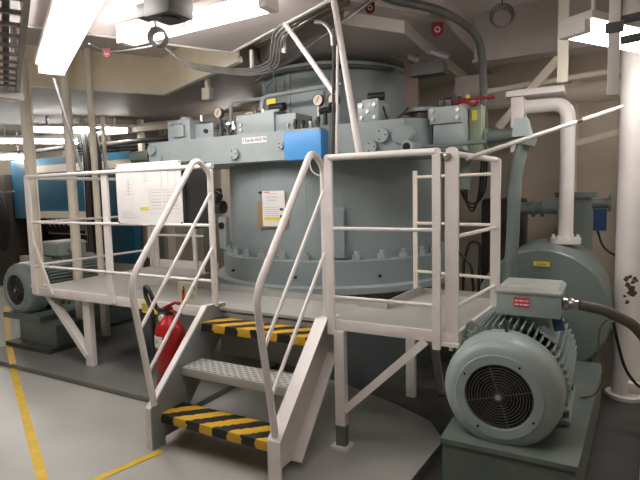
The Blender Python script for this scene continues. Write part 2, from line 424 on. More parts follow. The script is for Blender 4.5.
# ------------------------------------------------------------------ staircase
st = thing('staircase', 'white steel stairs with black and yellow treads up to the platform', 'stairs', (-1.95, 2.4, 0))
prof = [(2.10, 0), (2.20, 0), (2.20, .05), (2.31, .05), (2.83, .62), (2.83, .775), (2.64, .79), (2.10, .26)]
for x, s, fwid in ((-2.372, -1, .042), (-1.52, 1, .068)):
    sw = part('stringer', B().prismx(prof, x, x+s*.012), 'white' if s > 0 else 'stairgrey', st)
    e = B(); pts = [(2.10, 0), (2.10, .26), (2.64, .79), (2.84, .775)]
    xa, xb = sorted((x+s*.0121, x+s*(.0121+fwid)))
    for (ya, za), (yb, zb) in zip(pts, pts[1:]):
        dy, dz = yb-ya, zb-za; L = math.hypot(dy, dz); ny, nz = dz/L*.012, -dy/L*.012
        e.prismx([(ya, za), (yb, zb), (yb+ny, zb+nz), (ya+ny, za+nz)], xa, xb)
    part('front_flange', e, 'white', st, sw)
    e = B(); e.bar((x+s*(.0125+fwid/2), 2.31, .05), (x+s*(.0125+fwid/2), 2.83, .62), fwid, .012)
    part('rear_flange', e, 'white', st, sw)
for z, y, m in ((.21, 2.165, 'hazard'), (.445, 2.36, 'treadgrip'), (.69, 2.555, 'hazard')):
    e = B().box(-2.371, -1.521, y, y+.20, z-.055, z, .004)
    t = finish('tread', e, 'deck' if m == 'treadgrip' else m, V((0, 0, 0)), st); t.location = -ORG[st.name]
    if m == 'treadgrip': finish('tread_surface', B().box(-2.36, -1.533, y+.01, y+.19, z, z+.004), m, V((0, 0, 0)), t)
    if m == 'hazard': t['label'] = 'black and yellow striped tread'
    else: t['label'] = 'plain grey non-skid tread'
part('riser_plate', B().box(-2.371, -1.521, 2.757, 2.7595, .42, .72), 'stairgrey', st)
for x in (-2.375, -1.485):
    hp = part('handrail', B().tube(fil([(x, 2.126, .28), (x, 1.995, 1.06), (x, 2.585, 1.80), (x, 2.72, 1.70), (x, 2.72, 1.58)], .10, 8), .0195, 12), 'white', st)
    part('handrail_post', B().box(x-.022, x+.022, 2.71, 2.73, .77, 1.73, .004), 'white', st, hp)
    part('infill_bar', B().cyl((x, 2.06, .78), (x, 2.71, 1.555), .011, n=10), 'white', st, hp)
    part('infill_bar', B().cyl((x, 2.10, .50), (x, 2.71, 1.18), .011, n=10), 'white', st, hp)

# ------------------------------------------------------------------ steering machine
CX, CY = -2.45, 4.74
mc = thing('steering_gear', 'huge grey-green cylindrical steering machine in the middle of the room', 'machine', (CX, CY, -.07))
def ring(prof, n=72): return B().lathe(prof, (CX, CY, 0), (0, 0, 1), n)
part('foundation', ring([(0, -.07), (1.05, -.07), (1.05, .60), (0, .60)]), 'foundation', mc)
part('base_flange', ring([(0, .60), (1.0, .60), (1.235, .712), (1.245, .718), (1.245, .768), (1.235, .775), (0, .775)], 96), 'machine2', mc)
part('skirt', ring([(0, .776), (1.165, .776), (1.165, .978), (1.155, .988), (0, .988)], 96), 'machine', mc)
part('drum', ring([(0, .989), (1.08, .989), (1.08, 1.84), (0, 1.84)], 96), 'machine', mc)
for k in range(17):
    a = math.radians(-175+k*11.0)
    r = 1.122; x, y = CX+r*math.cos(a), CY+r*math.sin(a)
    e = B().hexnut((x, y, .988), (x, y, 1.03), .042).cyl((x, y, 1.025), (x, y, 1.06), .024, n=10)
    part('bolt', e, 'machine2', mc)
for k, a in enumerate((-118, -80, -45)):   # small drain plugs on the flange
    a = math.radians(a); part('drain_plug', B().cyl((CX+1.16*math.cos(a), CY+1.16*math.sin(a), .85), (CX+1.185*math.cos(a), CY+1.185*math.sin(a), .85), .012, n=8), 'black', mc)
for a in (-100.5, -76):           # drum seams
    a = math.radians(a); d = V((math.cos(a), math.sin(a), 0)); c = V((CX, CY, 0))
    part('seam', B().bar(c+d*1.08+V((0, 0, 1.02)), c+d*1.08+V((0, 0, 1.82)), .008, .006, up=d), 'machine', mc)
a = math.radians(-62.5); d = V((math.cos(a), math.sin(a), 0)); c = V((CX, CY, 0))     # key block on right
part('guide_block', B().bar(c+d*1.11+V((0, 0, 1.0)), c+d*1.11+V((0, 0, 1.42)), .13, .06, up=d, bev=.006), 'machine', mc)
part('lug_plate', B().prism([(-3.42, 4.02), (-3.30, 3.98), (-3.30, 4.04), (-3.42, 4.08)], 1.01, 1.33), 'machine2', mc)
part('lug_hole', B().cyl((-3.36, 3.985, 1.24), (-3.36, 4.02, 1.24), .035, n=16), 'hole', mc)
# top frame: long straight front beam, then the deeper right head
fr = part('top_frame', B().prism([(-3.86, 3.56), (-3.80, 3.50), (-1.85, 3.50), (-1.85, 4.0), (-3.70, 4.3), (-3.86, 4.1)], 1.82, 2.055), 'machine2', mc)
for x, z, rr_ in ((-3.74, 1.985, .05), (-3.66, 1.885, .045)):
    part('round_cover', B().lathe([(0, 0), (rr_*.93, 0), (rr_, .008), (rr_, .03), (0, .03)], (x, 3.47, z), (0, 1, 0), 24), 'machine2', mc)
part('top_plate', ring([(0, 1.841), (1.13, 1.841), (1.13, 1.99), (0, 1.99)], 72), 'machine', mc)
part('frame_head', B().prism([(-1.849, 3.52), (-1.26, 3.52), (-1.16, 3.60), (-1.12, 3.75), (-1.15, 4.3), (-1.849, 4.3)], 1.815, 2.065), 'machine', mc)
for x, z, r in ((-2.765, 1.895, .05), (-1.425, 1.955, .055), (-1.51, 1.875, .05), (-2.285, 1.935, .03)):
    y = 3.50 if x < -1.85 else 3.52
    f = part('round_cover', B().lathe([(0, 0), (r*.93, 0), (r, .008), (r, .03), (0, .03)], (x, y-.03, z), (0, 1, 0), 24), 'machine2', mc)
    for q in range(3): part('cover_bolt', B().cyl((x+r*.6*math.cos(q*2.1), y-.033, z+r*.6*math.sin(q*2.1)), (x+r*.6*math.cos(q*2.1), y-.028, z+r*.6*math.sin(q*2.1)), .006, n=8), 'hole', mc, f)
part('round_cover', B().lathe([(0, 0), (.06, 0), (.075, .02), (.075, .10), (0, .10)], (-1.26, 3.46, 1.945), (0, 1, 0), 28), 'machine', mc)
f = part('pipe_stub', B().cyl((-1.20, 3.40, 1.85), (-1.20, 3.6, 1.85), .045), 'machine', mc)
part('stub_ring', B().torus((-1.20, 3.40, 1.85), (0, 1, 0), .036, .010), 'machine2', mc, f)
part('stub_bore', B().cyl((-1.20, 3.396, 1.85), (-1.20, 3.401, 1.85), .028), 'hole', mc, f)
# upper housing
part('upper_housing', ring([(0, 1.991), (.73, 1.991), (.73, 2.66), (.76, 2.665), (.76, 2.695), (0, 2.695)], 72), 'machine', mc)
for a in (-128, -111, -96, -60):
    a = math.radians(a); d = V((math.cos(a), math.sin(a), 0))
    part('rib', B().bar(c+d*.735+V((0, 0, 2.10)), c+d*.735+V((0, 0, 2.66)), .028, .016, up=d), 'machine2', mc)
part('inspection_window', B().bar(c+V((math.cos(math.radians(-104)), math.sin(math.radians(-104)), 0))*.733+V((0, 0, 2.46)), c+V((math.cos(math.radians(-104)), math.sin(math.radians(-104)), 0))*.733+V((0, 0, 2.57)), .10, .012, up=(math.cos(math.radians(-104)), math.sin(math.radians(-104)), 0)), 'lid', mc)
# name plate with lettering
npl = part('name_plate', B().bar((-2.685, 3.497, 1.998), (-2.43, 3.497, 1.998), .006, .05), 'paper', mc)
text('1 Rorde HGS 90', .036, 'black', mc, npl, (-2.557, 3.4932, 1.998))

# valve blocks on the frame
def block(label, x0, x1, y0, y1, z0, z1, m='machine2', bolts=(), group='valve blocks on the steering machine'):
    t = thing('valve_block', label, 'valve block', ((x0+x1)/2, (y0+y1)/2, z0), group)
    part('body', B().box(x0, x1, y0, y1, z0, z1, .006), m, t)
    for u, w in bolts:
        x, z = x0+(x1-x0)*u, z0+(z1-z0)*w
        part('bolt', B().cyl((x, y0-.012, z), (x, y0, z), .014, n=12), 'steel', t)
    return t
t = block('pale grey valve block on the left end of the beam with two top caps', -3.60, -3.32, 3.56, 3.85, 2.056, 2.245, bolts=((.25, .8), (.6, .8), (.3, .25)))
part('cap', B().cyl((-3.48, 3.68, 2.245), (-3.48, 3.68, 2.285), .05), 'machine2', t)
part('cap', B().cyl((-3.30, 3.70, 2.235), (-3.30, 3.70, 2.29), .022), 'steel', t)
part('side_block', B().box(-3.319, -3.10, 3.62, 3.85, 2.056, 2.20, .006), 'machine2', t)
part('front_cover', B().box(-3.52, -3.38, 3.535, 3.559, 2.09, 2.20, .005), 'machine2', t)
part('port', B().cyl((-3.18, 3.60, 2.13), (-3.18, 3.62, 2.13), .02, n=12), 'black', t)
t = block('grey valve block above the name plate with lifting eyes on top', -2.79, -2.40, 3.56, 3.85, 2.056, 2.225, bolts=((.13, .5), (.13, .25)))
part('upper_body', B().box(-2.399, -2.20, 3.58, 3.85, 2.056, 2.20, .006), 'machine', t)
part('solenoid', B().cyl((-2.47, 3.62, 2.265), (-2.33, 3.62, 2.265), .035), 'black', t)
part('solenoid_base', B().box(-2.52, -2.36, 3.58, 3.7, 2.2255, 2.245), 'machine2', t)
for x in (-2.71, -2.64): part('lifting_eye', B().torus((x, 3.62, 2.245), (0, 1, 0), .016, .005, 16, 6), 'steel', t)
part('pipe_union', B().cyl((-2.57, 3.66, 2.2255), (-2.57, 3.66, 2.27), .02), 'steel', t)
part('sticker', B().box(-2.52, -2.43, 3.64, 3.643, 2.30, 2.345), 'stickeryellow', t, label='small yellow sticker tag')
part('sticker_stem', B().box(-2.48, -2.47, 3.6431, 3.648, 2.246, 2.33), 'machine2', t)
t = block('grey valve block with four corner bolts behind the slanted white pole', -1.63, -1.46, 3.53, 3.75, 2.066, 2.21, bolts=((.2, .8), (.82, .82), (.2, .2), (.82, .2), (.5, .5)))
part('solenoid', B().cyl((-1.56, 3.58, 2.25), (-1.44, 3.60, 2.25), .03), 'black', t)
part('solenoid_base', B().box(-1.60, -1.47, 3.55, 3.65, 2.2105, 2.23), 'machine2', t)
t = block('pale grey box-shaped valve block with bolts right of the upper housing', -1.12, -.89, 3.66, 3.95, 2.02, 2.14, bolts=((.1, .75), (.1, .3), (.88, .75), (.88, .3)))
part('lower_body', B().box(-1.10, -.885, 3.68, 3.95, 1.83, 2.019, .006), 'machine', t)
part('side_panel', B().box(-.88, -.795, 3.85, 3.99, 1.80, 2.16, .004), 'green', t)
part('sticker', B().box(-.86, -.825, 3.846, 3.8499, 2.05, 2.12), 'stickeryellow', t, label='yellow sticker')
part('bracket', B().box(-1.149, -1.121, 3.72, 3.95, 1.83, 2.14), 'machine', t)
part('cable_bracket', B().box(-.97, -.90, 3.96, 4.0, 1.55, 1.829), 'base', t)
# black motor between
t = thing('hydraulic_pump', 'dark grey pump standing between the upper housing and the right valve block', 'pump', (-1.27, 3.95, 2.066))
part('body', B().cyl((-1.27, 3.95, 2.066), (-1.27, 3.95, 2.15), .10), 'cable', t)
part('flange', B().cyl((-1.27, 3.95, 2.151), (-1.27, 3.95, 2.18), .14), 'machine', t)
part('cable_loop', B().tube(smooth_path([(-1.46, 3.62, 2.18), (-1.42, 3.62, 2.08), (-1.36, 3.66, 2.09), (-1.31, 3.74, 2.17)]), .006), 'black', t)
# black valve clusters
t = thing('valve_cluster', 'cluster of dark valves between the two left valve blocks on the beam', 'valve', (-2.98, 3.66, 2.056))
for x, y, h, r in ((-3.06, 3.62, .12, .03), (-3.0, 3.60, .16, .022), (-2.93, 3.62, .11, .032), (-2.87, 3.66, .14, .025), (-3.05, 3.72, .17, .02)):
    part('valve', B().lathe([(0, 0), (r, 0), (r, h*.4), (r*.6, h*.45), (r*.6, h*.7), (r*.95, h*.75), (r*.95, h), (0, h)], (x, y, 2.056), (0, 0, 1), 14), 'cable', t)
t = thing('valve_manifold', 'row of small black knobs along the top of the bright blue box', 'valve', (-2.03, 3.44, 2.0255))
part('manifold', B().box(-2.18, -1.88, 3.39, 3.49, 2.0255, 2.04), 'machine', t)
for k in range(9):
    x, y, h = -2.165+k*.0335, 3.41+(k % 2)*.045, .05+.014*(k % 3)
    part('knob', B().lathe([(0, 0), (.009, 0), (.009, h*.5), (.0155, h*.55), (.0155, h), (0, h)], (x, y, 2.04), (0, 0, 1), 12), 'black' if k % 3 else 'steel', t)
t = thing('black_valve', 'black cylindrical valve with handwheel near the twin gauges', 'valve', (-1.96, 3.64, 2.09))
part('body', B().cyl((-2.02, 3.66, 2.20), (-1.86, 3.60, 2.20), .026), 'black', t)
part('handwheel', B().torus((-1.87, 3.60, 2.21), (.9, -.4, 0), .035, .01, 20, 6), 'black', t)
part('stem', B().cyl((-1.96, 3.64, 2.0905), (-1.96, 3.64, 2.19), .018), 'black', t)

# pressure gauges
def gauge(x, y, z, r, zb, label):
    t = thing('pressure_gauge', label, 'gauge', (x, y, zb), 'round gauges on the steering machine')
    part('case', B().lathe([(0, 0), (r, 0), (r, .04), (r*.9, .04), (r*.9, .03), (0, .03)], (x, y+.04, z), (0, -1, 0), 24), 'cable', t)
    f = part('dial', B().cyl((x, y+.006, z), (x, y+.012, z), r*.88, n=24), 'dial', t)
    part('needle', B().bar((x-r*.2, y+.003, z-r*.3), (x+r*.3, y+.003, z+r*.5), .004, .004), 'black', t, f)
    part('stem', B().cyl((x, y+.02, zb), (x, y+.02, z-r*.9), .011, n=10), 'steel', t)
gauge(-3.08, 3.66, 2.29, .05, 2.06, 'round pressure gauge with tan dial above the left valve blocks')
gauge(-2.02, 3.62, 2.285, .048, 2.0905, 'round pressure gauge above the blue box, left of the slanted pole foot')
gauge(-1.88, 3.62, 2.275, .05, 2.066, 'round pressure gauge partly behind the thin vertical rod')

# grey pipework on top of machine
t = thing('hydraulic_pipe', 'grey bent pipe rising between the left valve blocks and turning right', 'pipe', (-3.0, 3.75, 2.056))
part('pipe', B().tube(fil([(-3.01, 3.75, 2.056), (-2.99, 3.75, 2.39), (-2.62, 3.75, 2.38)], .07), .016), 'machine2', t)
t = thing('hydraulic_pipe', 'long grey bent pipe running from the valve block in front of the upper housing', 'pipe', (-2.6, 3.7, 2.226))
part('pipe', B().tube(fil([(-2.62, 3.71, 2.226), (-2.62, 3.71, 2.385), (-1.88, 3.78, 2.42)], .09), .018), 'machine2', t)
t = thing('hydraulic_pipe', 'two thin upright pipes beside the twin gauges', 'pipe', (-2.03, 3.85, 1.99))
for x in (-2.12, -2.05, -1.98): part('pipe', B().cyl((x, 3.93, 1.992), (x, 3.93, 2.55), .009, n=8), 'machine2', t)

# blue box on the beam front
t = thing('junction_box', 'bright blue box mounted on the front of the grey beam', 'box', (-2.03, 3.43, 1.81))
bx = part('housing', B().box(-2.195, -1.865, 3.385, 3.499, 1.805, 2.025, .006), 'boxblue', t)
for x, z in ((-2.18, 1.82), (-2.18, 2.01), (-1.88, 1.82), (-1.88, 2.01)): part('screw', B().cyl((x, 3.382, z), (x, 3.386, z), .005, n=8), 'ink', t)
part('cable', B().tube(smooth_path([(-2.0, 3.44, 1.804), (-1.97, 3.42, 1.72), (-1.90, 3.42, 1.68), (-1.83, 3.42, 1.70)]), .005, 6), 'paper', t)

# clipboard document on the drum
t = thing('document_holder', 'paper sheet in a brown sleeve hanging on the grey drum', 'document', (-2.51, 3.645, 1.26))
part('sleeve', B().box(-2.655, -2.35, 3.645, 3.655, 1.258, 1.49), 'tan', t)
sh = part('sheet', B().box(-2.60, -2.37, 3.640, 3.6445, 1.27, 1.575), 'paper', t)
e = B()
for k, w in enumerate((.11, .13, .10)): e.box(-2.50-w/2, -2.50+w/2, 3.6385, 3.6398, 1.548-.028*k, 1.554-.028*k)
for k in range(6): e.box(-2.58, -2.44+.01*(k % 2), 3.6385, 3.6398, 1.43-.017*k, 1.434-.017*k)
part('print_line', e, 'faint', t, sh)
part('title_mark', B().box(-2.58, -2.52, 3.6385, 3.6398, 1.56, 1.568), 'signred', t, sh)
part('highlight_strip', B().box(-2.585, -2.41, 3.6385, 3.6399, 1.322, 1.345), 'stickeryellow', t, sh)
e = B()
for z in (1.405, 1.345, 1.29): e.box(-2.42, -2.385, 3.638, 3.6399, z, z+.022)
part('picture', e, 'brown', t, sh)
part('magnet', B().cyl((-2.625, 3.635, 1.562), (-2.625, 3.668, 1.562), .011, n=10), 'black', t)
part('pocket', B().box(-2.60, -2.37, 3.6382, 3.6384, 1.262, 1.262+.001), 'tan', t)

# ------------------------------------------------------------------ notice board on left rail
t = thing('notice_board', 'white schematic board with a dark side mounted on the left platform railing', 'notice board', (-3.05, 2.85, 1.34))
part('cabinet', B().box(-3.415, -2.715, 2.86, 3.08, 1.345, 1.805, .004), 'boardside', t)
part('side_panel', B().box(-2.714, -2.706, 2.865, 3.08, 1.30, 1.79), 'boardside', t)
pn = part('panel', B().box(-3.42, -2.72, 2.797, 2.805, 1.342, 1.812), 'paper', t)
part('frame_spacer', B().box(-3.40, -2.74, 2.8055, 2.8595, 1.36, 1.79), 'boardside', t)
e = B(); y0, y1 = 2.7955, 2.7968
def ln(xa, za, xb, zb, w=.003): e.bar((xa, (y0+y1)/2, za), (xb, (y0+y1)/2, zb), y1-y0, w)
for cx, cz in ((-3.28, 1.62), (-3.09, 1.72)):
    e = B()
    ln(cx, cz-.06, cx, cz+.07)
    for k in range(5): ln(cx-.05+.01*k, cz-.05+.025*k, cx+.06-.01*k, cz-.05+.025*k)
    part('schematic_symbol', e, 'faint', t, pn)
e = B()
for k in range(3): ln(-2.92+.07*k, 1.62, -2.92+.07*k, 1.77, .002)
ln(-3.10, 1.60, -2.75, 1.60, .002); ln(-3.05, 1.42, -2.75, 1.42, .002); ln(-3.05, 1.42, -3.05, 1.60, .002); ln(-2.90, 1.42, -2.90, 1.60, .002); ln(-3.05, 1.51, -2.75, 1.51, .002)
for k in range(6):
    ln(-3.03, 1.58-.025*k, -2.93, 1.58-.025*k, .004); ln(-2.88, 1.58-.025*k, -2.78+.005*k, 1.58-.025*k, .004)
part('schematic_drawing', e, 'faint', t, pn)
e = B()
for k in range(3): ln(-3.38, 1.43-.02*k, -3.24+.02*k, 1.43-.02*k, .004)
part('schematic_notes', e, 'faint', t, pn)
part('label', B().box(-3.155, -3.07, 2.795, 2.7969, 1.448, 1.472), 'stickeryellow', t, pn, 'yellow label')
e = B()
for x, z in ((-3.41, 1.35), (-3.41, 1.80), (-2.73, 1.35), (-2.73, 1.80)): e.cyl((x, 2.793, z), (x, 2.797, z), .006, n=8)
part('corner_screw', e, 'black', t, pn)

# ------------------------------------------------------------------ fire extinguisher
ex, ey, ez, eu = -2.575, 2.475, 0.0005, .107
t = thing('fire_extinguisher', 'red fire extinguisher standing under the platform left of the stairs', 'fire extinguisher', (ex, ey, ez))
bd = part('cylinder', B().lathe([(0, 0), (.094, 0), (.101, .015), (.101, .60), (.094, .66), (.07, .70), (.038, .73), (.033, .747), (0, .747)], (ex, ey, ez), (0, 0, 1), 32), 'red', t)
part('valve', B().cyl((ex, ey, eu+.64), (ex, ey, eu+.69), .028), 'black', t)
part('carry_handle', B().bar((ex-.04, ey, eu+.685), (ex+.13, ey-.02, eu+.655), .022, .012), 'red', t)
part('lever', B().tube(smooth_path([(ex-.05, ey, eu+.68), (ex+.01, ey, eu+.705), (ex+.06, ey, eu+.725), (ex+.12, ey-.02, eu+.73)]), .011), 'red', t)
part('pressure_gauge', B().cyl((ex-.04, ey-.045, eu+.62), (ex-.04, ey-.02, eu+.62), .02), 'paper', t)
part('hose', B().tube(smooth_path([(ex-.03, ey, eu+.67), (ex-.09, ey-.02, eu+.68), (ex-.14, ey-.03, eu+.79), (ex-.19, ey-.02, eu+.82), (ex-.19, ey-.02, eu+.75), (ex-.13, ey-.03, eu+.66), (ex-.125, ey-.03, eu+.52), (ex-.12, ey-.03, eu+.36)]), .015), 'black', t)
lb = B()
def wrap(bd, a0, a1, z0, z1, r):
    n = 8; vs = []
    for k in range(n+1):
        a = a0+(a1-a0)*k/n; dx, dy = math.cos(a), math.sin(a)
        vs += [(ex+r*dx, ey+r*dy, z0), (ex+r*dx, ey+r*dy, z1), (ex+(r-.002)*dx, ey+(r-.002)*dy, z0), (ex+(r-.002)*dx, ey+(r-.002)*dy, z1)]
    fs = []
    for k in range(n):
        i = 4*k; fs += [(i, i+4, i+5, i+1), (i+2, i+3, i+7, i+6), (i+1, i+5, i+7, i+3), (i, i+2, i+6, i+4)]
    fs += [(0, 1, 3, 2), (4*n, 4*n+2, 4*n+3, 4*n+1)]
    bd.add(vs, fs)
wrap(lb, math.radians(-128), math.radians(-75), eu+.43, eu+.51, .1025)
part('label', lb, 'paper', t, bd, 'white label')
e = B(); wrap(e, math.radians(-105), math.radians(-98), eu+.46, eu+.485, .1035); part('label_mark', e, 'ink', t, bd)

e = B(); wrap(e, math.radians(-180), math.radians(0), eu+.22, eu+.25, .104); part('strap', e, 'cable', t)
# extinguisher sign
t = thing('safety_sign', 'pale green sign with a red extinguisher symbol on the platform edge', 'sign', (-2.755, 2.85, .676))
sp = part('plate', B().box(-2.852, -2.662, 2.848, 2.853, .70, .90), 'signgreen', t)
part('bracket', B().box(-2.80, -2.72, 2.8535, 2.858, D+.0005, .80), 'white', t)
part('symbol', B().bar((-2.79, 2.846, .755), (-2.79, 2.846, .835), .004, .045).bar((-2.79, 2.846, .80), (-2.79, 2.846, .865), .004, .02), 'signred', t, sp)
part('symbol', B().torus((-2.71, 2.8465, .79), (0, 1, 0), .014, .0022, 16, 6).bar((-2.725, 2.846, .86), (-2.68, 2.846, .86), .004, .022), 'ink', t, sp)

# ------------------------------------------------------------------ nearest motor
mx_, mz = -.428, .54
Y0 = 2.50
mt = thing('electric_motor', 'large grey-green electric motor with round fan grille nearest the viewer', 'motor', (mx_, 3.0, .30))
cw = part('fan_cowl', B().lathe([(.160, .012), (.163, .002), (.206, .002), (.210, .010), (.235, .014), (.262, .036), (.279, .072), (.284, .11), (.284, .17), (.289, .175), (.289, .20), (.284, .205), (.275, .205), (.270, .05), (.160, .03), (.160, .012)], (mx_, Y0, mz), (0, 1, 0), 64), 'motor', mt)
g = B()
for k in range(10): g.torus((mx_, Y0+.012, mz), (0, 1, 0), .032+.0138*k, .0028, 40, 6)
for k in range(4):
    a = k*PI/2+.3; g.bar((mx_+.025*math.cos(a), Y0+.016, mz+.025*math.sin(a)), (mx_+.162*math.cos(a), Y0+.016, mz+.162*math.sin(a)), .003, .006)
g.cyl((mx_, Y0+.004, mz), (mx_, Y0+.02, mz), .024, n=20)
part('fan_grille', g, 'cable', mt)
part('grille_hub', B().cyl((mx_, Y0-.001, mz), (mx_, Y0+.0035, mz), .014, n=16), 'lid', mt)
f = B()
f.cyl((mx_, Y0+.05, mz), (mx_, Y0+.14, mz), .05)
for k in range(9):
    a = k*2*PI/9; f.bar((mx_+.04*math.cos(a), Y0+.09, mz+.04*math.sin(a)), (mx_+.155*math.cos(a), Y0+.09, mz+.155*math.sin(a)), .06, .006, up=(math.sin(a), 0, -math.cos(a)))
part('fan', f, 'hole', mt)
part('fan_back', B().cyl((mx_, Y0+.20, mz), (mx_, Y0+.21, mz), .268, n=40), 'hole', mt)
for k in range(4):
    a = PI/4+k*PI/2+.25; x, z = mx_+.187*math.cos(a), mz+.187*math.sin(a)
    part('cowl_screw', B().cyl((x, Y0-.003, z), (x, Y0+.002, z), .006, n=8), 'black', mt)
part('stator_body', B().lathe([(0, 0), (.255, 0), (.235, .03), (.235, .70), (.255, .73), (.255, .78), (.10, .84), (0, .84)], (mx_, Y0+.21, mz), (0, 1, 0), 48), 'motor', mt)
fn = B()
for k in range(52):
    a = 2*PI*k/52
    if 215 < math.degrees(a) < 325: continue
    d = V((math.cos(a), 0, math.sin(a))); o = V((mx_, 0, mz))
    fn.bar(o+d*.268+V((0, Y0+.225, 0)), o+d*.268+V((0, Y0+.93, 0)), .0085, .07, up=d)
part('cooling_fins', fn, 'motor', mt)
for s in (-1, 1):
    part('foot', B().prism([(mx_+s*.12, Y0+.36), (mx_+s*.30, Y0+.36), (mx_+s*.30, Y0+.90), (mx_+s*.12, Y0+.90)], .301, .33).bar((mx_+s*.20, Y0+.40, .41), (mx_+s*.20, Y0+.86, .41), .06, .17), 'motor', mt)
    for y in (Y0+.42, Y0+.84): part('foot_bolt', B().hexnut((mx_+s*.275, y, .33), (mx_+s*.275, y, .36), .018), 'cable', mt)
tb = part('terminal_box', B().box(-.505, -.185, 2.87, 3.20, .865, .985, .004), 'motor', mt)
part('box_lid', B().box(-.512, -.178, 2.862, 3.21, .9855, 1.002, .004).hexa([(-.508, 2.866, 1.0015), (-.182, 2.866, 1.0015), (-.182, 3.206, 1.0015), (-.508, 3.206, 1.0015), (-.49, 2.89, 1.02), (-.20, 2.89, 1.02), (-.20, 3.185, 1.02), (-.49, 3.185, 1.02)]), 'lid', mt, tb)
part('box_neck', B().box(-.45, -.24, 2.93, 3.16, .76, .864), 'motor', mt, tb)
wl = part('warning_label', B().box(-.415, -.335, 2.866, 2.8695, .915, .967), 'signred', mt, tb, 'red warning label')
e = B()
for z, ws in ((.949, (.016, .024, .02)), (.929, (.02, .012, .028))):
    x = -.409
    for w_ in ws: e.box(x, x+w_, 2.8648, 2.8658, z-.0045, z+.0045); x += w_+.005
part('label_print', e, 'paper', mt, tb)
gl = part('cable_gland', B().lathe([(0, 0), (.034, 0), (.034, .02), (.028, .022), (.032, .03), (.032, .05), (.024, .055), (.024, .075), (0, .075)], (-.184, 3.0, .925), (1, .15, -.02), 20), 'steel', mt, tb)
part('blue_plug', B().cyl((-.21, 2.95, .864), (-.19, 2.93, .79), .028), 'motorblue', mt)
part('lifting_eye', B().torus((mx_-.19, Y0+.30, mz+.255), (0, 1, 0), .03, .010, 24, 8).cyl((mx_-.165, Y0+.30, mz+.19), (mx_-.176, Y0+.30, mz+.215), .014), 'lid', mt)
part('rusty_tab', B().box(mx_-.0, mx_+.018, Y0+.17, Y0+.176, mz+.275, mz+.345), 'brown', mt)
# end shield patches on the fins
part('fin_plate', B().bar((mx_+.19, Y0+.30, mz+.245), (mx_+.19, Y0+.52, mz+.245), .09, .012, up=(.6, 0, .8)), 'motor', mt)
# its base
t = thing('motor_base', 'grey-green steel base block under the nearest motor', 'base', (-.38, 3.2, -.07))
part('block', B().prism([(-.69, 2.46), (-.085, 2.46), (.01, 4.02), (-.70, 4.02)], .0, .275), 'base', t)
part('top_plate', B().prism([(-.70, 2.45), (-.075, 2.45), (.02, 4.03), (-.71, 4.03)], .2755, .30), 'base', t)
part('skirt', B().prism([(-.69, 2.48), (-.10, 2.48), (0, 4.0), (-.70, 4.0)], -.07, -.0005), 'black', t)
# cables from the motor
t = single('power_cable', B().tube(smooth_path([(-.105, 3.012, .922), (.0, 3.03, .90), (.08, 3.07, .86), (.16, 3.12, .80), (.235, 3.15, .68), (.27, 3.16, .50), (.28, 3.2, .28), (.30, 3.3, .03)]), .028, 12), mat('cable_brown', (.12, .095, .08), .6), 'thick brown power cable curving from the nearest motor terminal box', 'cable')
single('earth_wire', B().tube(smooth_path([(-.10, 3.30, .30), (-.02, 3.30, .34), (.02, 3.30, .46), (-.01, 3.32, .62), (.0, 3.34, .74), (.06, 3.30, .80), (.15, 3.30, .77), (.22, 3.32, .66), (.25, 3.35, .50), (.26, 3.4, .05)]), .006, 8), 'stickeryellow' if False else mat('olive_wire', (.22, .19, .07), .5, var=0), 'thin olive wire looping beside the nearest motor', 'cable')
single('signal_wire', B().tube(smooth_path([(.06, 3.20, .80), (.08, 3.2, .70), (.12, 3.22, .55), (.17, 3.25, .46), (.22, 3.25, .42)]), .008, 8), 'black', 'thin black wire hanging from the thick motor cable', 'cable')

# ------------------------------------------------------------------ right pillar
t = thing('pillar', 'thick white round pillar with chipped paint at the right edge', 'pillar', (.175, 4.46, -.07))
part('shaft', B().cyl((.175, 4.46, -.04), (.175, 4.46, 3.099), .095, n=32), 'white', t)
part('base_flange', B().cyl((.175, 4.46, -.069), (.175, 4.46, -.04), .135, n=32), 'white', t)
def chips(zs):
    e = B(); rr = random.Random(3)
    for ang, z, r in zs:
        for k in range(4):
            a = math.radians(ang+rr.uniform(-9, 9)); zz = z+rr.uniform(-.05, .05); d = V((math.cos(a), math.sin(a), 0))
            tng = V((-d.y, d.x, 0)); c0 = V((.175, 4.46, zz))+d*.0953; n = 9; vs = [c0+d*.0008]
            for q in range(n):
                u = 2*PI*q/n; rad = r*rr.uniform(.5, 1.1); du = math.cos(u)*rad
                aa = a+du/.095
                vs.append(V((.175+.0958*math.cos(aa), 4.46+.0958*math.sin(aa), zz+math.sin(u)*rad)))
            e.add(vs, [(0, 1+q, 1+(q+1) % n) for q in range(n)])
    return e
part('bare_patch', chips([(-80, .76, .030), (-95, .83, .02), (-70, .85, .018), (-100, .70, .014)]), 'brown', t, label='rust-brown chipped paint')
t = thing('handrail_bracket', 'white angled bracket and pipe with black grip low at the right edge', 'bracket', (.30, 3.9, 0))
part('arm', B().box(.17, .50, 3.92, 3.98, .15, .22, .004), 'white', t)
part('post', B().cyl((.42, 3.95, 0.001), (.42, 3.95, .149), .03), 'black', t)

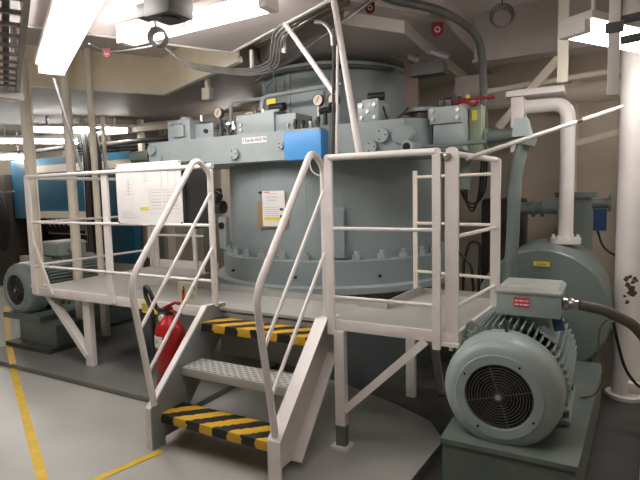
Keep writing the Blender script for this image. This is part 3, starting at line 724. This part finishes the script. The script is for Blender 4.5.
# ------------------------------------------------------------------ big horizontal tank behind motor
t = thing('pump_housing', 'large grey-green horizontal drum behind the nearest motor with a yellow label', 'pump', (-.39, 4.6, -.07))
part('shell', B().lathe([(0, 0), (.454, 0), (.467, .012), (.470, .03), (.470, .95), (.30, 1.08), (0, 1.08)], (-.40, 4.10, .625), (0, 1, 0), 72), 'tank', t)
lb = part('label', B().box(-.455, -.345, 4.092, 4.0995, .965, 1.0), 'stickeryellow', t, label='yellow label')
part('label_print', B().box(-.435, -.365, 4.0905, 4.0918, .978, .987), 'ink', t, lb)
for y in (4.3, 4.95): part('saddle', B().prism([(-.75, y), (-.05, y), (-.05, y+.12), (-.75, y+.12)], -.069, .25), 'tank', t)
part('shaft_guard', B().cyl((-.42, 3.70, .56), (-.40, 4.099, .60), .10), 'base', t)
# white pipe into the drum
t = thing('pipe', 'white vertical pipe bending left at its top above the grey drum', 'pipe', (-.275, 4.65, 1.09))
part('pipe', B().tube(fil([(-.275, 4.65, 1.12), (-.275, 4.65, 2.225), (-.62, 4.65, 2.225)], .13, 10), .056, 24), 'white', t)
fl = part('flange', B().cyl((-.275, 4.65, 1.089), (-.275, 4.65, 1.135), .115, n=28), 'white', t)
for k in range(6):
    a = k*PI/3; part('bolt', B().hexnut((-.275+.093*math.cos(a), 4.65+.093*math.sin(a), 1.135), (-.275+.093*math.cos(a), 4.65+.093*math.sin(a), 1.16), .014), 'white', t, fl)
part('end_box', B().box(-.70, -.60, 4.55, 4.75, 1.85, 2.30, .005).box(-.74, -.30, 4.52, 4.78, 2.301, 2.35), 'white', t)
# vertical tank with valves
t = thing('filter_tank', 'grey upright filter tank with side valves behind the white pipe', 'tank', (-.24, 5.45, -.07))
part('body', B().cyl((-.24, 5.45, -.069), (-.24, 5.45, 1.45), .15, n=36), 'tank', t)
part('top_flange', B().cyl((-.24, 5.45, 1.451), (-.24, 5.45, 1.50), .185, n=36), 'tank', t)
v = part('outlet_valve', B().cyl((-.10, 5.2, 1.40), (.03, 5.2, 1.40), .045).cyl((.03, 5.2, 1.40), (.05, 5.2, 1.40), .075), 'tank', t)
part('valve_motor', B().box(-.085, .02, 5.12, 5.22, 1.16, 1.35), 'motorblue', t, label='dark blue valve motor')
v = part('inlet_pipe', B().cyl((-.80, 5.2, 1.36), (-.38, 5.2, 1.36), .055).cyl((-.60, 5.2, 1.36), (-.57, 5.2, 1.36), .085).cyl((-.52, 5.2, 1.36), (-.49, 5.2, 1.36), .085), 'tank', t)
single('cable', B().tube(smooth_path([(-.05, 5.2, 1.16), (.0, 5.15, 1.02), (.10, 5.1, .95), (.22, 5.1, .97), (.4, 5.1, 1.0)]), .01, 8), 'black', 'black cable sagging from the blue valve motor to the pillar', 'cable')
# grey vertical pipe with box elbow
t = thing('suction_pipe', 'thick grey pipe leaning down in front of the dark wall right of the platform', 'pipe', (-.62, 3.95, .30))
part('pipe', B().tube(smooth_path([(-.645, 3.95, .301), (-.615, 3.95, .7), (-.585, 3.95, 1.2), (-.575, 3.95, 1.55), (-.55, 3.95, 1.75), (-.512, 3.95, 1.90)]), .046, 20), 'tank', t)
part('flange', B().cyl((-.52, 3.95, 1.86), (-.508, 3.95, 1.91), .08), 'tank', t)
part('elbow_box', B().hexa([(-.585, 3.85, 1.911), (-.46, 3.85, 1.911), (-.46, 4.05, 1.911), (-.585, 4.05, 1.911), (-.57, 3.87, 2.04), (-.49, 3.87, 2.04), (-.49, 4.03, 2.04), (-.57, 4.03, 2.04)]), 'motor', t)
part('branch_pipe', B().cyl((-.586, 3.95, 1.94), (-.79, 3.97, 1.93), .045).cyl((-.77, 3.97, 1.93), (-.79, 3.97, 1.93), .065), 'tank', t)
single('control_rod', B().tube([(-1.19, 3.58, 1.857), (-.72, 3.62, 1.87)], .016), 'tank', 'slim grey rod running right from the machine above the end guardrail', 'rod')
# red lever group
t = thing('red_valve_handles', 'red pipe and levers lying on top of the right valve block', 'valve', (-.95, 3.8, 2.14))
part('lever', B().tube([(-1.0, 3.80, 2.20), (-.69, 3.80, 2.192)], .012), 'redtag', t)
part('lever', B().tube(smooth_path([(-.98, 3.78, 2.17), (-.90, 3.78, 2.18), (-.84, 3.78, 2.15), (-.80, 3.78, 2.17)]), .014), 'redtag', t)
part('stem', B().cyl((-.97, 3.80, 2.1405), (-.97, 3.80, 2.23), .025), 'black', t)
part('tag', B().box(-.885, -.86, 3.782, 3.786, 2.20, 2.225), 'stickeryellow', t)
part('pipe', B().tube(smooth_path([(-1.10, 3.82, 2.16), (-1.08, 3.82, 2.21), (-.98, 3.82, 2.22), (-.93, 3.82, 2.22)]), .012), 'brown', t)
for x in (-1.05, -1.0): part('valve', B().cyl((x, 3.72, 2.1405), (x, 3.72, 2.19), .02, n=12), 'cable', t)

# poles around the platform
single('brace_pole', B().tube([(-1.265, 2.76, 1.77), (-1.45, 2.83, 2.70)], .020, 12), 'white', 'slanted white pole rising from the front guardrail to the ceiling', 'pole')
t = thing('vertical_rod', 'thin upright brown and white rod beside the slanted white pole', 'pole', (-1.45, 2.80, 1.76))
part('rod', B().cyl((-1.455, 2.79, 1.76), (-1.435, 2.79, 2.42), .010, n=8), 'brown', t)
part('conduit', B().cyl((-1.43, 2.79, 1.76), (-1.41, 2.79, 2.42), .008, n=8), 'white', t)
part('head', B().tube(smooth_path([(-1.44, 2.79, 2.42), (-1.45, 2.79, 2.50), (-1.50, 2.79, 2.56), (-1.56, 2.79, 2.58)]), .012), 'conduit', t)
single('brace_pole', B().tube([(-1.432, 2.80, 2.13), (-1.93, 3.03, 2.70)], .017, 12), 'white', 'short slanted white pole above the twin gauges reaching the soffit edge', 'pole')
single('long_rod', B().tube([(-.66, 2.84, 1.717), (.085, 4.07, 2.083)], .013, 10), 'rustywhite', 'long white rod with black wear slanting up from the right guardrail to the pillar', 'rod')

# ------------------------------------------------------------------ right wall region pipes
single('overhead_pipe', B().tube([(-1.25, 5.8, 2.50), (2.28, 5.8, 2.43)], .10, 20), 'cream', 'thick cream horizontal pipe high on the right back wall', 'pipe')
single('overhead_pipe', B().tube([(-1.25, 6.0, 2.16), (-.75, 6.0, 2.10)], .08, 16), 'cream', 'short cream pipe stub below the thick horizontal pipe', 'pipe')
single('thin_pipe', B().tube([(-1.0, 5.0, 2.45), (2.28, 5.0, 2.62)], .025, 12), 'cream', 'thin cream pipe crossing in front of the thick horizontal pipe', 'pipe')
single('diagonal_brace', B().bar((-.86, 4.9, 2.10), (-.36, 4.9, 2.66), .05, .065), 'cream', 'cream flat diagonal brace behind the right column', 'brace')
single('hanging_column', B().box(-.345, -.27, 4.40, 4.46, 2.351, 3.09, .004), 'cream', 'cream square column hanging above the white pipe elbow', 'column')
single('diagonal_brace', B().bar((-.24, 5.3, 1.95), (.50, 5.3, 2.12), .04, .05), 'cream', 'cream flat brace low between white pipe elbow and pillar', 'brace')
single('hanging_duct', B().box(-.005, .045, 2.90, 2.95, 1.99, 3.099, .003), 'fixture', 'grey square bar hanging in front of the right ceiling lamp', 'bar')
t = thing('pipe_pair', 'two dark pipes running from the hanging bar to the right edge', 'pipe', (.3, 2.9, 2.3))
for z in (2.34, 2.245): part('pipe', B().tube([(.05, 2.925, z), (.55, 2.80, z+.01)], .02), 'cable', t)
part('clamp', B().box(-.02, .06, 2.896, 2.8995, 2.28, 2.33), 'cable', t)

# dark machinery behind the right end: dark cabinet and hose loops
single('wall_cabinet', B().box(-1.16, -.72, 5.6, 5.95, -.07, 1.45, .06), 'darkcab', 'dark cabinet behind the platform right of the big cylinder', 'cabinet')
e = B()
e.tube(fil([(-1.09, 4.5, .10), (-1.07, 4.5, .92), (-1.02, 4.5, 1.10), (-.93, 4.5, 1.09), (-.96, 4.5, .05)], .05), .013)
e.tube(fil([(-1.12, 4.5, 1.0), (-1.0, 4.48, .90), (-.96, 4.48, .4)], .06), .012)
single('hand_pump_frame', e, 'black', 'bent black tubular handle frame behind the right guardrail', 'frame')
e = B()
for k in range(3): e.tube(smooth_path([(-1.03+.02*k, 4.3, 1.72), (-1.04+.02*k, 4.3, 1.52-.03*k), (-.95, 4.3, 1.43-.03*k), (-.86-.02*k, 4.3, 1.53), (-.84-.02*k, 4.3, 1.80)]), .009, 8)
single('cable_loop', e, 'black', 'black cables drooping in a loop behind the right guardrail', 'cable')

# ------------------------------------------------------------------ left side
t = thing('column', 'cream I-beam column at the far left standing at the platform corner', 'column', (-4.86, 3.05, 0))
part('flange', B().box(-4.975, -4.90, 3.00, 3.012, .70, 2.90), 'cream', t)
part('flange', B().box(-4.975, -4.90, 3.068, 3.08, .70, 2.90), 'cream', t)
part('web', B().box(-4.942, -4.932, 3.0125, 3.0675, .70, 2.90), 'cream', t)
part('base_plate', B().box(-4.99, -4.703, 2.98, 3.10, .675, .699), 'cream', t)
part('cap_plate', B().box(-5.0, -4.87, 2.97, 3.12, 2.901, 2.93), 'cream', t)
single('vertical_pipe', B().cyl((-4.86, 3.42, 0.045), (-4.86, 3.42, 3.099), .048, n=24), 'cream', 'cream vertical pipe left of the bundled black cables', 'pipe')
single('vertical_pipe', B().cyl((-4.76, 3.63, 0.045), (-4.76, 3.63, 3.099), .034, n=24), 'cream', 'cream vertical pipe right of the bundled black cables', 'pipe')
single('brace_pole', B().tube([(-3.90, 2.85, 1.77), (-3.95, 2.68, 2.53)], .013, 10), 'conduit', 'grey slanted rod hanging from the near lamp to the left guardrail', 'rod')
# cable tray
t = thing('cable_tray', 'vertical rack of grey and black cables between the two cream pipes', 'cables', (-6.5, 5.0, 0))
for x in (-6.78, -6.32): part('side_rail', B().box(x-.02, x+.02, 4.98, 5.02, .001, 2.71), 'cream', t)
for z in (.5, 1.0, 1.35, 1.8, 2.2, 2.5): part('rung', B().box(-6.76, -6.34, 4.985, 5.0, z, z+.05), 'cream', t)
for k in range(9):
    x = -6.73+k*.045; part('cable', B().tube(smooth_path([(x, 4.96, .05), (x+.005*(k % 3), 4.955-.01*(k % 2), 1.2), (x, 4.96, 2.1), (x-.10, 4.97, 2.6)]), .019, 8), 'cable' if k % 3 else 'black', t)
# blue switchboard
t = thing('switchboard', 'wide blue switchboard cabinet along the back left', 'cabinet', (-7.2, 5.4, 0))
part('cabinet', B().box(-9.1, -6.75, 5.25, 5.95, 1.22, 2.22, .006), 'blue', t)
part('cabinet', B().box(-6.749, -6.08, 5.25, 5.38, .55, 2.22, .006), 'blue', t)
part('plinth', B().box(-9.1, -6.08, 5.28, 5.38, 0.001, .549), 'wall', t)
part('frame_bar', B().box(-8.4, -6.06, 5.20, 5.249, 1.98, 2.10), 'cream', t)
part('frame_bar', B().box(-8.6, -6.75, 5.20, 5.249, 1.23, 1.34), 'cream', t)
part('back_panel', B().box(-9.1, -6.76, 5.85, 5.95, .55, 1.219), 'darkcab', t)
part('white_panel', B().box(-9.05, -7.9, 5.82, 5.849, .90, 1.219), 'paper', t)
for k in range(6):
    x = -8.75+k*.13; part('cable', B().tube(smooth_path([(x, 5.5, 1.215), (x+.03, 5.5, 1.12), (x+.12, 5.5, 1.04), (x+.28, 5.5, .99), (x+.5, 5.52, .98)]), .024, 8), 'black', t)
single('wall_cabinet', B().box(-10.1, -9.15, 5.15, 5.95, 0.001, 1.99, .01), 'darkcab', 'dark brown cabinet at the far left edge under a coiled hose', 'cabinet')
e = B()
for k in range(4): e.tube([V((-8.95, 4.92-.02*k, 1.18))+V((math.cos(2*PI*q/28)*(.20-.02*k), 0, math.sin(2*PI*q/28)*(.52-.03*k))) for q in range(28)], .03, 8, True)
single('hose_coil', e, 'black', 'long black hose coil hanging at the far left edge', 'hose')
single('coil_hook', B().bar((-8.95, 4.90, 1.66), (-8.95, 5.249, 1.70), .03, .03), 'cable', 'dark hook carrying the coiled hose at far left', 'hook')

# left motor
lm = dup(mt, (mx_-4.98, 3.0+.56, .36), 'electric motor with round fan grille at the far left edge beyond the platform corner')
for ch in list(lm.children):
    for g_ in list(ch.children):
        if g_.name.startswith(('warning_label', 'label_print')): bpy.data.objects.remove(g_)
    if ch.name.startswith(('warning_label', 'lettering', 'rusty_tab', 'blue_plug')): bpy.data.objects.remove(ch)
t = thing('motor_base', 'dark green-grey steel base block under the far left motor', 'base', (-5.2, 3.6, 0))
part('block', B().box(-5.30, -4.69, 3.02, 3.33, .0905, .30, .006).box(-5.60, -4.96, 3.331, 4.6, .0905, .30, .006), 'base', t)
part('top_plate', B().box(-5.60, -4.95, 3.03, 4.6, .3005, .359), 'base', t)
part('skirt', B().box(-5.40, -4.66, 2.92, 3.34, .0455, .09), 'darkfloor', t)

# ------------------------------------------------------------------ lamps
def lamp(label, c, L, ang, zb, W=.15, group='fluorescent ceiling lamps', hang=2.70):
    t = thing('ceiling_lamp', label, 'ceiling lamp', (c[0], c[1], zb), group, ang if ang else 1e-6)
    part('diffuser', B().box(-L/2+.03, L/2-.03, -W/2, W/2, 0, .065, .018), 'glow', t)
    part('housing', B().box(-L/2, L/2, -W/2-.025, W/2+.025, .066, .11, .006), 'fixture', t)
    for s in (-1, 1): part('end_cap', B().box(s*L/2-.028, s*L/2+.028, -W/2-.004, W/2+.004, -.004, .065, .006), 'fixture', t)
    if hang > zb+.115:
        for s in (-.35, .35): part('hanger', B().cyl((s*L, 0, .1105), (s*L, 0, hang-zb-.001), .012, n=8), 'fixture', t)
    return t
lamp('bright lamp nearest the camera at upper left, its end pointing at the I-beam column', (-3.05, 2.17), 1.96, math.atan2(-.87, 1.6), 2.545, .18, hang=3.1)
lamp('bright ceiling lamp at top centre under the pink soffit', (-2.285, 2.50), 1.19, -.02, 2.589, .12, hang=2.60)
lamp('bright ceiling lamp at upper right beside the pillar', (.115, 3.65), 1.05, math.atan2(.55, .35), 2.375, .15, hang=3.1)
lamp('far lamp seen between the I-beam column and second cream pipe', (-6.67, 4.91), 1.30, math.atan2(.88, .86), 2.50, .15, hang=2.72)
lamp('far lamp low at the left edge behind the I-beam column', (-8.15, 5.15), 1.30, math.atan2(.88, .86), 2.46, .15, hang=2.72)
lamp('farthest lamp above the dark cabinet at left edge', (-9.3, 5.0), 1.3, math.atan2(.88, .86), 2.25, .15, hang=2.72)
for lb_, x, y, zz in (('added unseen fill lamp above the aisle in front of the stairs', -1.0, 1.45, 2.589), ('added unseen fill lamp over the aisle in front of the left platform', -4.4, 1.3, 2.589), ('added unseen fill lamp at the back right behind the pillar', 1.2, 5.4, 2.8), ('added unseen fill lamp at the back behind the steering machine', -4.4, 5.75, 2.5)):  # unseen fill lamps, added to raise the brightness of the room
    lamp(lb_, (x, y), 1.3, -.49, zz, .15, hang=2.70 if y < 2 else (3.1 if x > 0 else 2.72))

# ------------------------------------------------------------------ ceiling fittings
t = thing('cable_coil', 'ring of grey cable hanging below the black ceiling device', 'cable', (-2.33, 2.29, 2.42))
e = B()
for k in range(4): e.torus((-2.365+.004*k, 2.285+.006*k, 2.50-.003*k), (-.45, .88, .05), .052-.002*k, .007, 32, 8)
part('coil', e, 'cable', t)
part('tail', B().tube(smooth_path([(-2.42, 2.31, 2.47), (-2.68, 2.526, 2.545), (-2.94, 2.50, 2.55), (-3.05, 2.457, 2.56), (-3.02, 2.32, 2.57)]), .007, 8), 'cable', t)
part('hanger', B().cyl((-2.35, 2.27, 2.55), (-2.18, 2.08, 2.60), .005, n=6), 'cable', t)
t = thing('ceiling_speaker', 'black boxy loudspeaker on the soffit at top left of centre', 'speaker', (-2.03, 2.02, 2.58))
part('body', B().box(-2.13, -1.95, 1.98, 2.16, 2.485, 2.699, .01), 'cable', t)
part('bracket', B().box(-2.21, -2.131, 2.0, 2.08, 2.50, 2.57, .004), 'cable', t)
part('grille', B().cyl((-2.04, 2.07, 2.474), (-2.04, 2.07, 2.4845), .06), 'black', t)
single('hanging_plate', B().box(-2.52, -2.22, 2.38, 2.39, 2.56, 2.699, .002), 'fixture', 'grey plate hanging in front of the top centre lamp', 'plate')
def tag_obj(label, p, s):
    t = thing('red_tag', label, 'tag', p, 'red tags on the ceiling')
    x, y, z = p
    b = B(); poly = [(-s, s*1.2), (s, s*1.2), (s, -s*.4), (s*.6, -s), (0, -s*1.2), (-s*.6, -s), (-s, -s*.4)]
    d = V((.866, .5, 0)); nrm = V((.5, -.866, 0))*.006
    vs = [V(p)+d*u+V((0, 0, w)) for u, w in poly]; n = len(vs)
    b.add([v-nrm for v in vs]+[v+nrm for v in vs], [tuple(range(n)), tuple(range(n, 2*n))[::-1]]+[(i, n+i, n+(i+1) % n, (i+1) % n) for i in range(n)])
    part('plate', b, 'redtag', t)
    part('hook', B().torus(V(p)+nrm*1.4, nrm, s*.42, s*.12, 18, 6), 'fixture', t)
tag_obj('large red padeye tag on the ceiling step right of the slanted pole', (-1.18, 4.07, 2.80), .045)
tag_obj('small red padeye tag at the top edge above the slanted pole', (-1.494, 3.478, 2.85), .034)
tag_obj('small red tag under the soffit edge near the cream pipe', (-3.262, 2.655, 2.62), .028)
t = thing('ceiling_sensor', 'dark sensor unit with two small lamps right of the upper housing', 'sensor', (-1.35, 4.3, 2.45))
part('body', B().box(-1.45, -1.17, 4.20, 4.35, 2.50, 2.60, .008), 'cable', t)
part('stem', B().bar((-1.47, 4.3, 2.05), (-1.47, 4.3, 2.749), .12, .03), mat('brown_steel', (.16, .105, .085), .6), t)
part('lamp', B().cyl((-1.46, 4.18, 2.66), (-1.38, 4.22, 2.62), .03), 'conduit', t)
part('lamp', B().cyl((-1.27, 4.18, 2.67), (-1.13, 4.22, 2.61), .035), 'conduit', t)
part('arm', B().tube([(-1.60, 4.2, 2.68), (-1.45, 4.2, 2.67)], .008), 'cable', t)
single('white_panel', B().box(-1.33, -1.07, 5.2, 5.24, 1.9, 2.66, .004), 'ceiling', 'pale hanging panel behind the dark sensor unit', 'panel')
# conduit bundle
t = thing('conduit_bundle', 'bundle of grey conduits sagging under the soffit and rising over the upper housing', 'conduits', (-2.3, 3.4, 2.5))
base = [(-3.03, 3.02, 2.70), (-2.92, 3.107, 2.60), (-2.778, 3.298, 2.58), (-2.595, 3.453, 2.57), (-2.336, 3.408, 2.585), (-2.129, 3.164, 2.63), (-2.01, 3.05, 2.685), (-1.746, 3.0, 2.76), (-1.473, 2.95, 2.80), (-1.1, 2.85, 2.85)]
for k in range(4):
    part('conduit', B().tube(smooth_path([V(p)+V((.012*k, .018*k, -.014*k)) for p in base]), .009, 8), 'conduit', t)
for k in range(3):
    part('conduit', B().tube(smooth_path([(-2.38, 3.46+.02*k, 2.55-.01*k), (-2.1, 3.40+.02*k, 2.58), (-1.8, 3.28+.02*k, 2.64), (-1.5, 3.16+.02*k, 2.70+.02*k), (-1.2, 3.05+.02*k, 2.78)]), .010, 8), 'conduit', t)
part('droop', B().tube(smooth_path([(-2.34, 3.44, 2.56), (-2.32, 3.46, 2.48), (-2.42, 3.5, 2.40)]), .007, 8), 'cable', t)
for x, y in ((-2.50, 3.42), (-2.05, 3.2)): part('hanger', B().box(x-.012, x+.012, y-.012, y+.012, 2.56, 2.699), 'white', t)
single('ring_cable', B().tube([V((CX, CY, 2.64))+V((math.cos(a), math.sin(a), 0))*.80 for a in [math.radians(-132+8*k) for k in range(15)]], .018, 8), 'cable', 'dark cable curving around the top of the upper housing', 'cable')
single('junction_fitting', B().box(-3.56, -3.46, 4.0, 4.08, 2.50, 2.62, .01).box(-3.53, -3.49, 4.02, 4.06, 2.62, 2.719), 'cream', 'small cream lamp fitting hanging behind the recess lip', 'fitting')
single('hose', B().tube(smooth_path([(-1.33, 3.24, 2.845), (-1.258, 3.352, 2.82), (-1.06, 3.72, 2.82), (-.95, 4.15, 2.79), (-.895, 4.3, 2.66), (-.87, 4.3, 2.3), (-.86, 4.3, 1.87)]), .03, 12), 'cable', 'thick dark hose curving from the ceiling down behind the right valve block', 'hose')
e = B()
for k in range(3): e.torus((-.70, 4.1, 2.83-.01*k), (.3, -.95, .1), .085-.008*k, .007, 28, 6)
e.tube([(-.70, 4.1, 2.90), (-.70, 4.1, 3.099)], .006, 6)
single('cable_coil', e, 'cable', 'oval loop of thin cable at the ceiling left of the right lamp', 'cable')
single('ceiling_bracket', B().box(-.60, -.30, 3.70, 3.95, 2.90, 3.099, .006), 'fixture', 'white junction box on the ceiling left of the right lamp', 'box')
single('cable', B().tube(smooth_path([(-1.6, 3.3, 2.92), (-1.2, 3.6, 2.96), (-.8, 3.85, 3.0), (-.60, 3.82, 3.0)]), .012, 8), 'cable', 'thin grey cable along the ceiling into the white junction box', 'cable')
# cable ladder top left
t = thing('cable_ladder', 'grey overhead cable ladder at the top left corner', 'cable ladder', (-3.4, 2.0, 2.45))
p, q = V((-2.35, 1.49, 2.50)), V((-4.55, 2.73, 2.50)); d = (q-p).normalized(); nn = V((-d.y, d.x, 0))
if nn.y > 0: nn = -nn
for w in (0, .34): part('side_rail', B().bar(p+nn*w, q+nn*w, .03, .07), 'conduit', t)
for k in range(11): part('rung', B().bar(p+d*(.1+.22*k), p+d*(.1+.22*k)+nn*.34, .03, .02), 'conduit', t)
for k in range(3): part('hanger', B().cyl(p+d*(.5+.8*k)+V((0, 0, .035)), p+d*(.5+.8*k)+V((0, 0, .199 if k < 2 else .599)), .01, n=8), 'conduit', t)
for k in range(3): part('cable', B().tube([p+nn*(.08+.08*k)+V((0, 0, .03)), q+nn*(.08+.08*k)+V((0, 0, .03))], .02, 8), 'cable', t)
single('ladder_bracket', B().box(-4.56, -4.40, 2.48, 2.70, 2.40, 2.464, .01), 'fixture', 'small grey bracket at the lower end of the cable ladder', 'bracket')
# back-left pipes
single('overhead_pipe', B().tube([(-10.1, 5.3, 2.36), (-3.2, 5.3, 2.36)], .035, 12), 'cable', 'dark thin pipe crossing high behind the left cream pipes', 'pipe')
single('overhead_pipe', B().tube([(-5.4, 5.9, 2.30), (-3.2, 5.9, 2.30)], .06, 12), 'soffit', 'brownish pipe high behind the left valve block', 'pipe')
single('slanted_pipe', B().tube([(-4.15, 4.1, 1.88), (-3.775, 4.1, 1.69), (-3.45, 4.08, 1.52)], .05, 14), 'cable', 'dark slanted pipe between notice board and grey drum', 'pipe')
t = thing('stop_valve', 'dark stop valve between the notice board and the grey drum', 'valve', (-3.62, 4.15, .75))
part('body', B().cyl((-3.74, 4.2, 1.42), (-3.50, 4.2, 1.42), .07), 'cable', t)
part('bonnet', B().box(-3.68, -3.56, 4.14, 4.26, 1.491, 1.62, .008), 'black', t)
part('riser', B().cyl((-3.74, 4.2, D), (-3.74, 4.2, 1.40), .04), 'cable', t)
t = thing('actuator', 'grey-green actuator cylinder at the left end of the long beam', 'actuator', (-4.05, 3.70, 1.86))
part('cylinder', B().cyl((-4.22, 3.68, 1.95), (-3.861, 3.70, 1.96), .055), 'base', t)
part('collar', B().cyl((-4.0, 3.69, 1.955), (-3.95, 3.69, 1.955), .075), 'base', t)
part('plate', B().box(-4.28, -3.87, 3.62, 3.76, 1.872, 1.89), 'base', t)
single('hanging_post', B().box(-6.26, -6.17, 5.56, 5.62, .6, 2.719), 'cream', 'cream upright post behind the left end of the beam', 'post')
single('overhead_beam', B().box(-7.6, -3.1, 5.35, 5.41, 2.50, 2.57), 'cream', 'long cream bar crossing high behind the cream pipes', 'beam')
t = thing('wall_cables', 'group of black cables running under the ceiling at the back left', 'cables', (-6.6, 6.0, 2.3))
for k in range(5): part('cable', B().tube(smooth_path([(-8.5, 6.1, 2.50-.05*k), (-7.0, 6.0, 2.44-.06*k), (-5.5, 6.1, 2.50-.05*k), (-3.3, 6.1, 2.46-.05*k)]), .018, 8), 'black', t)

# ------------------------------------------------------------------ world and view
w = bpy.data.worlds.new('world'); SC.world = w; w.use_nodes = True
w.node_tree.nodes['Background'].inputs[0].default_value = (.5, .48, .45, 1); w.node_tree.nodes['Background'].inputs[1].default_value = .05
SC.view_settings.view_transform = 'Standard'; SC.view_settings.look = 'None'; SC.view_settings.gamma = 1; SC.view_settings.use_curve_mapping = False
SC.view_settings.exposure = 0.58
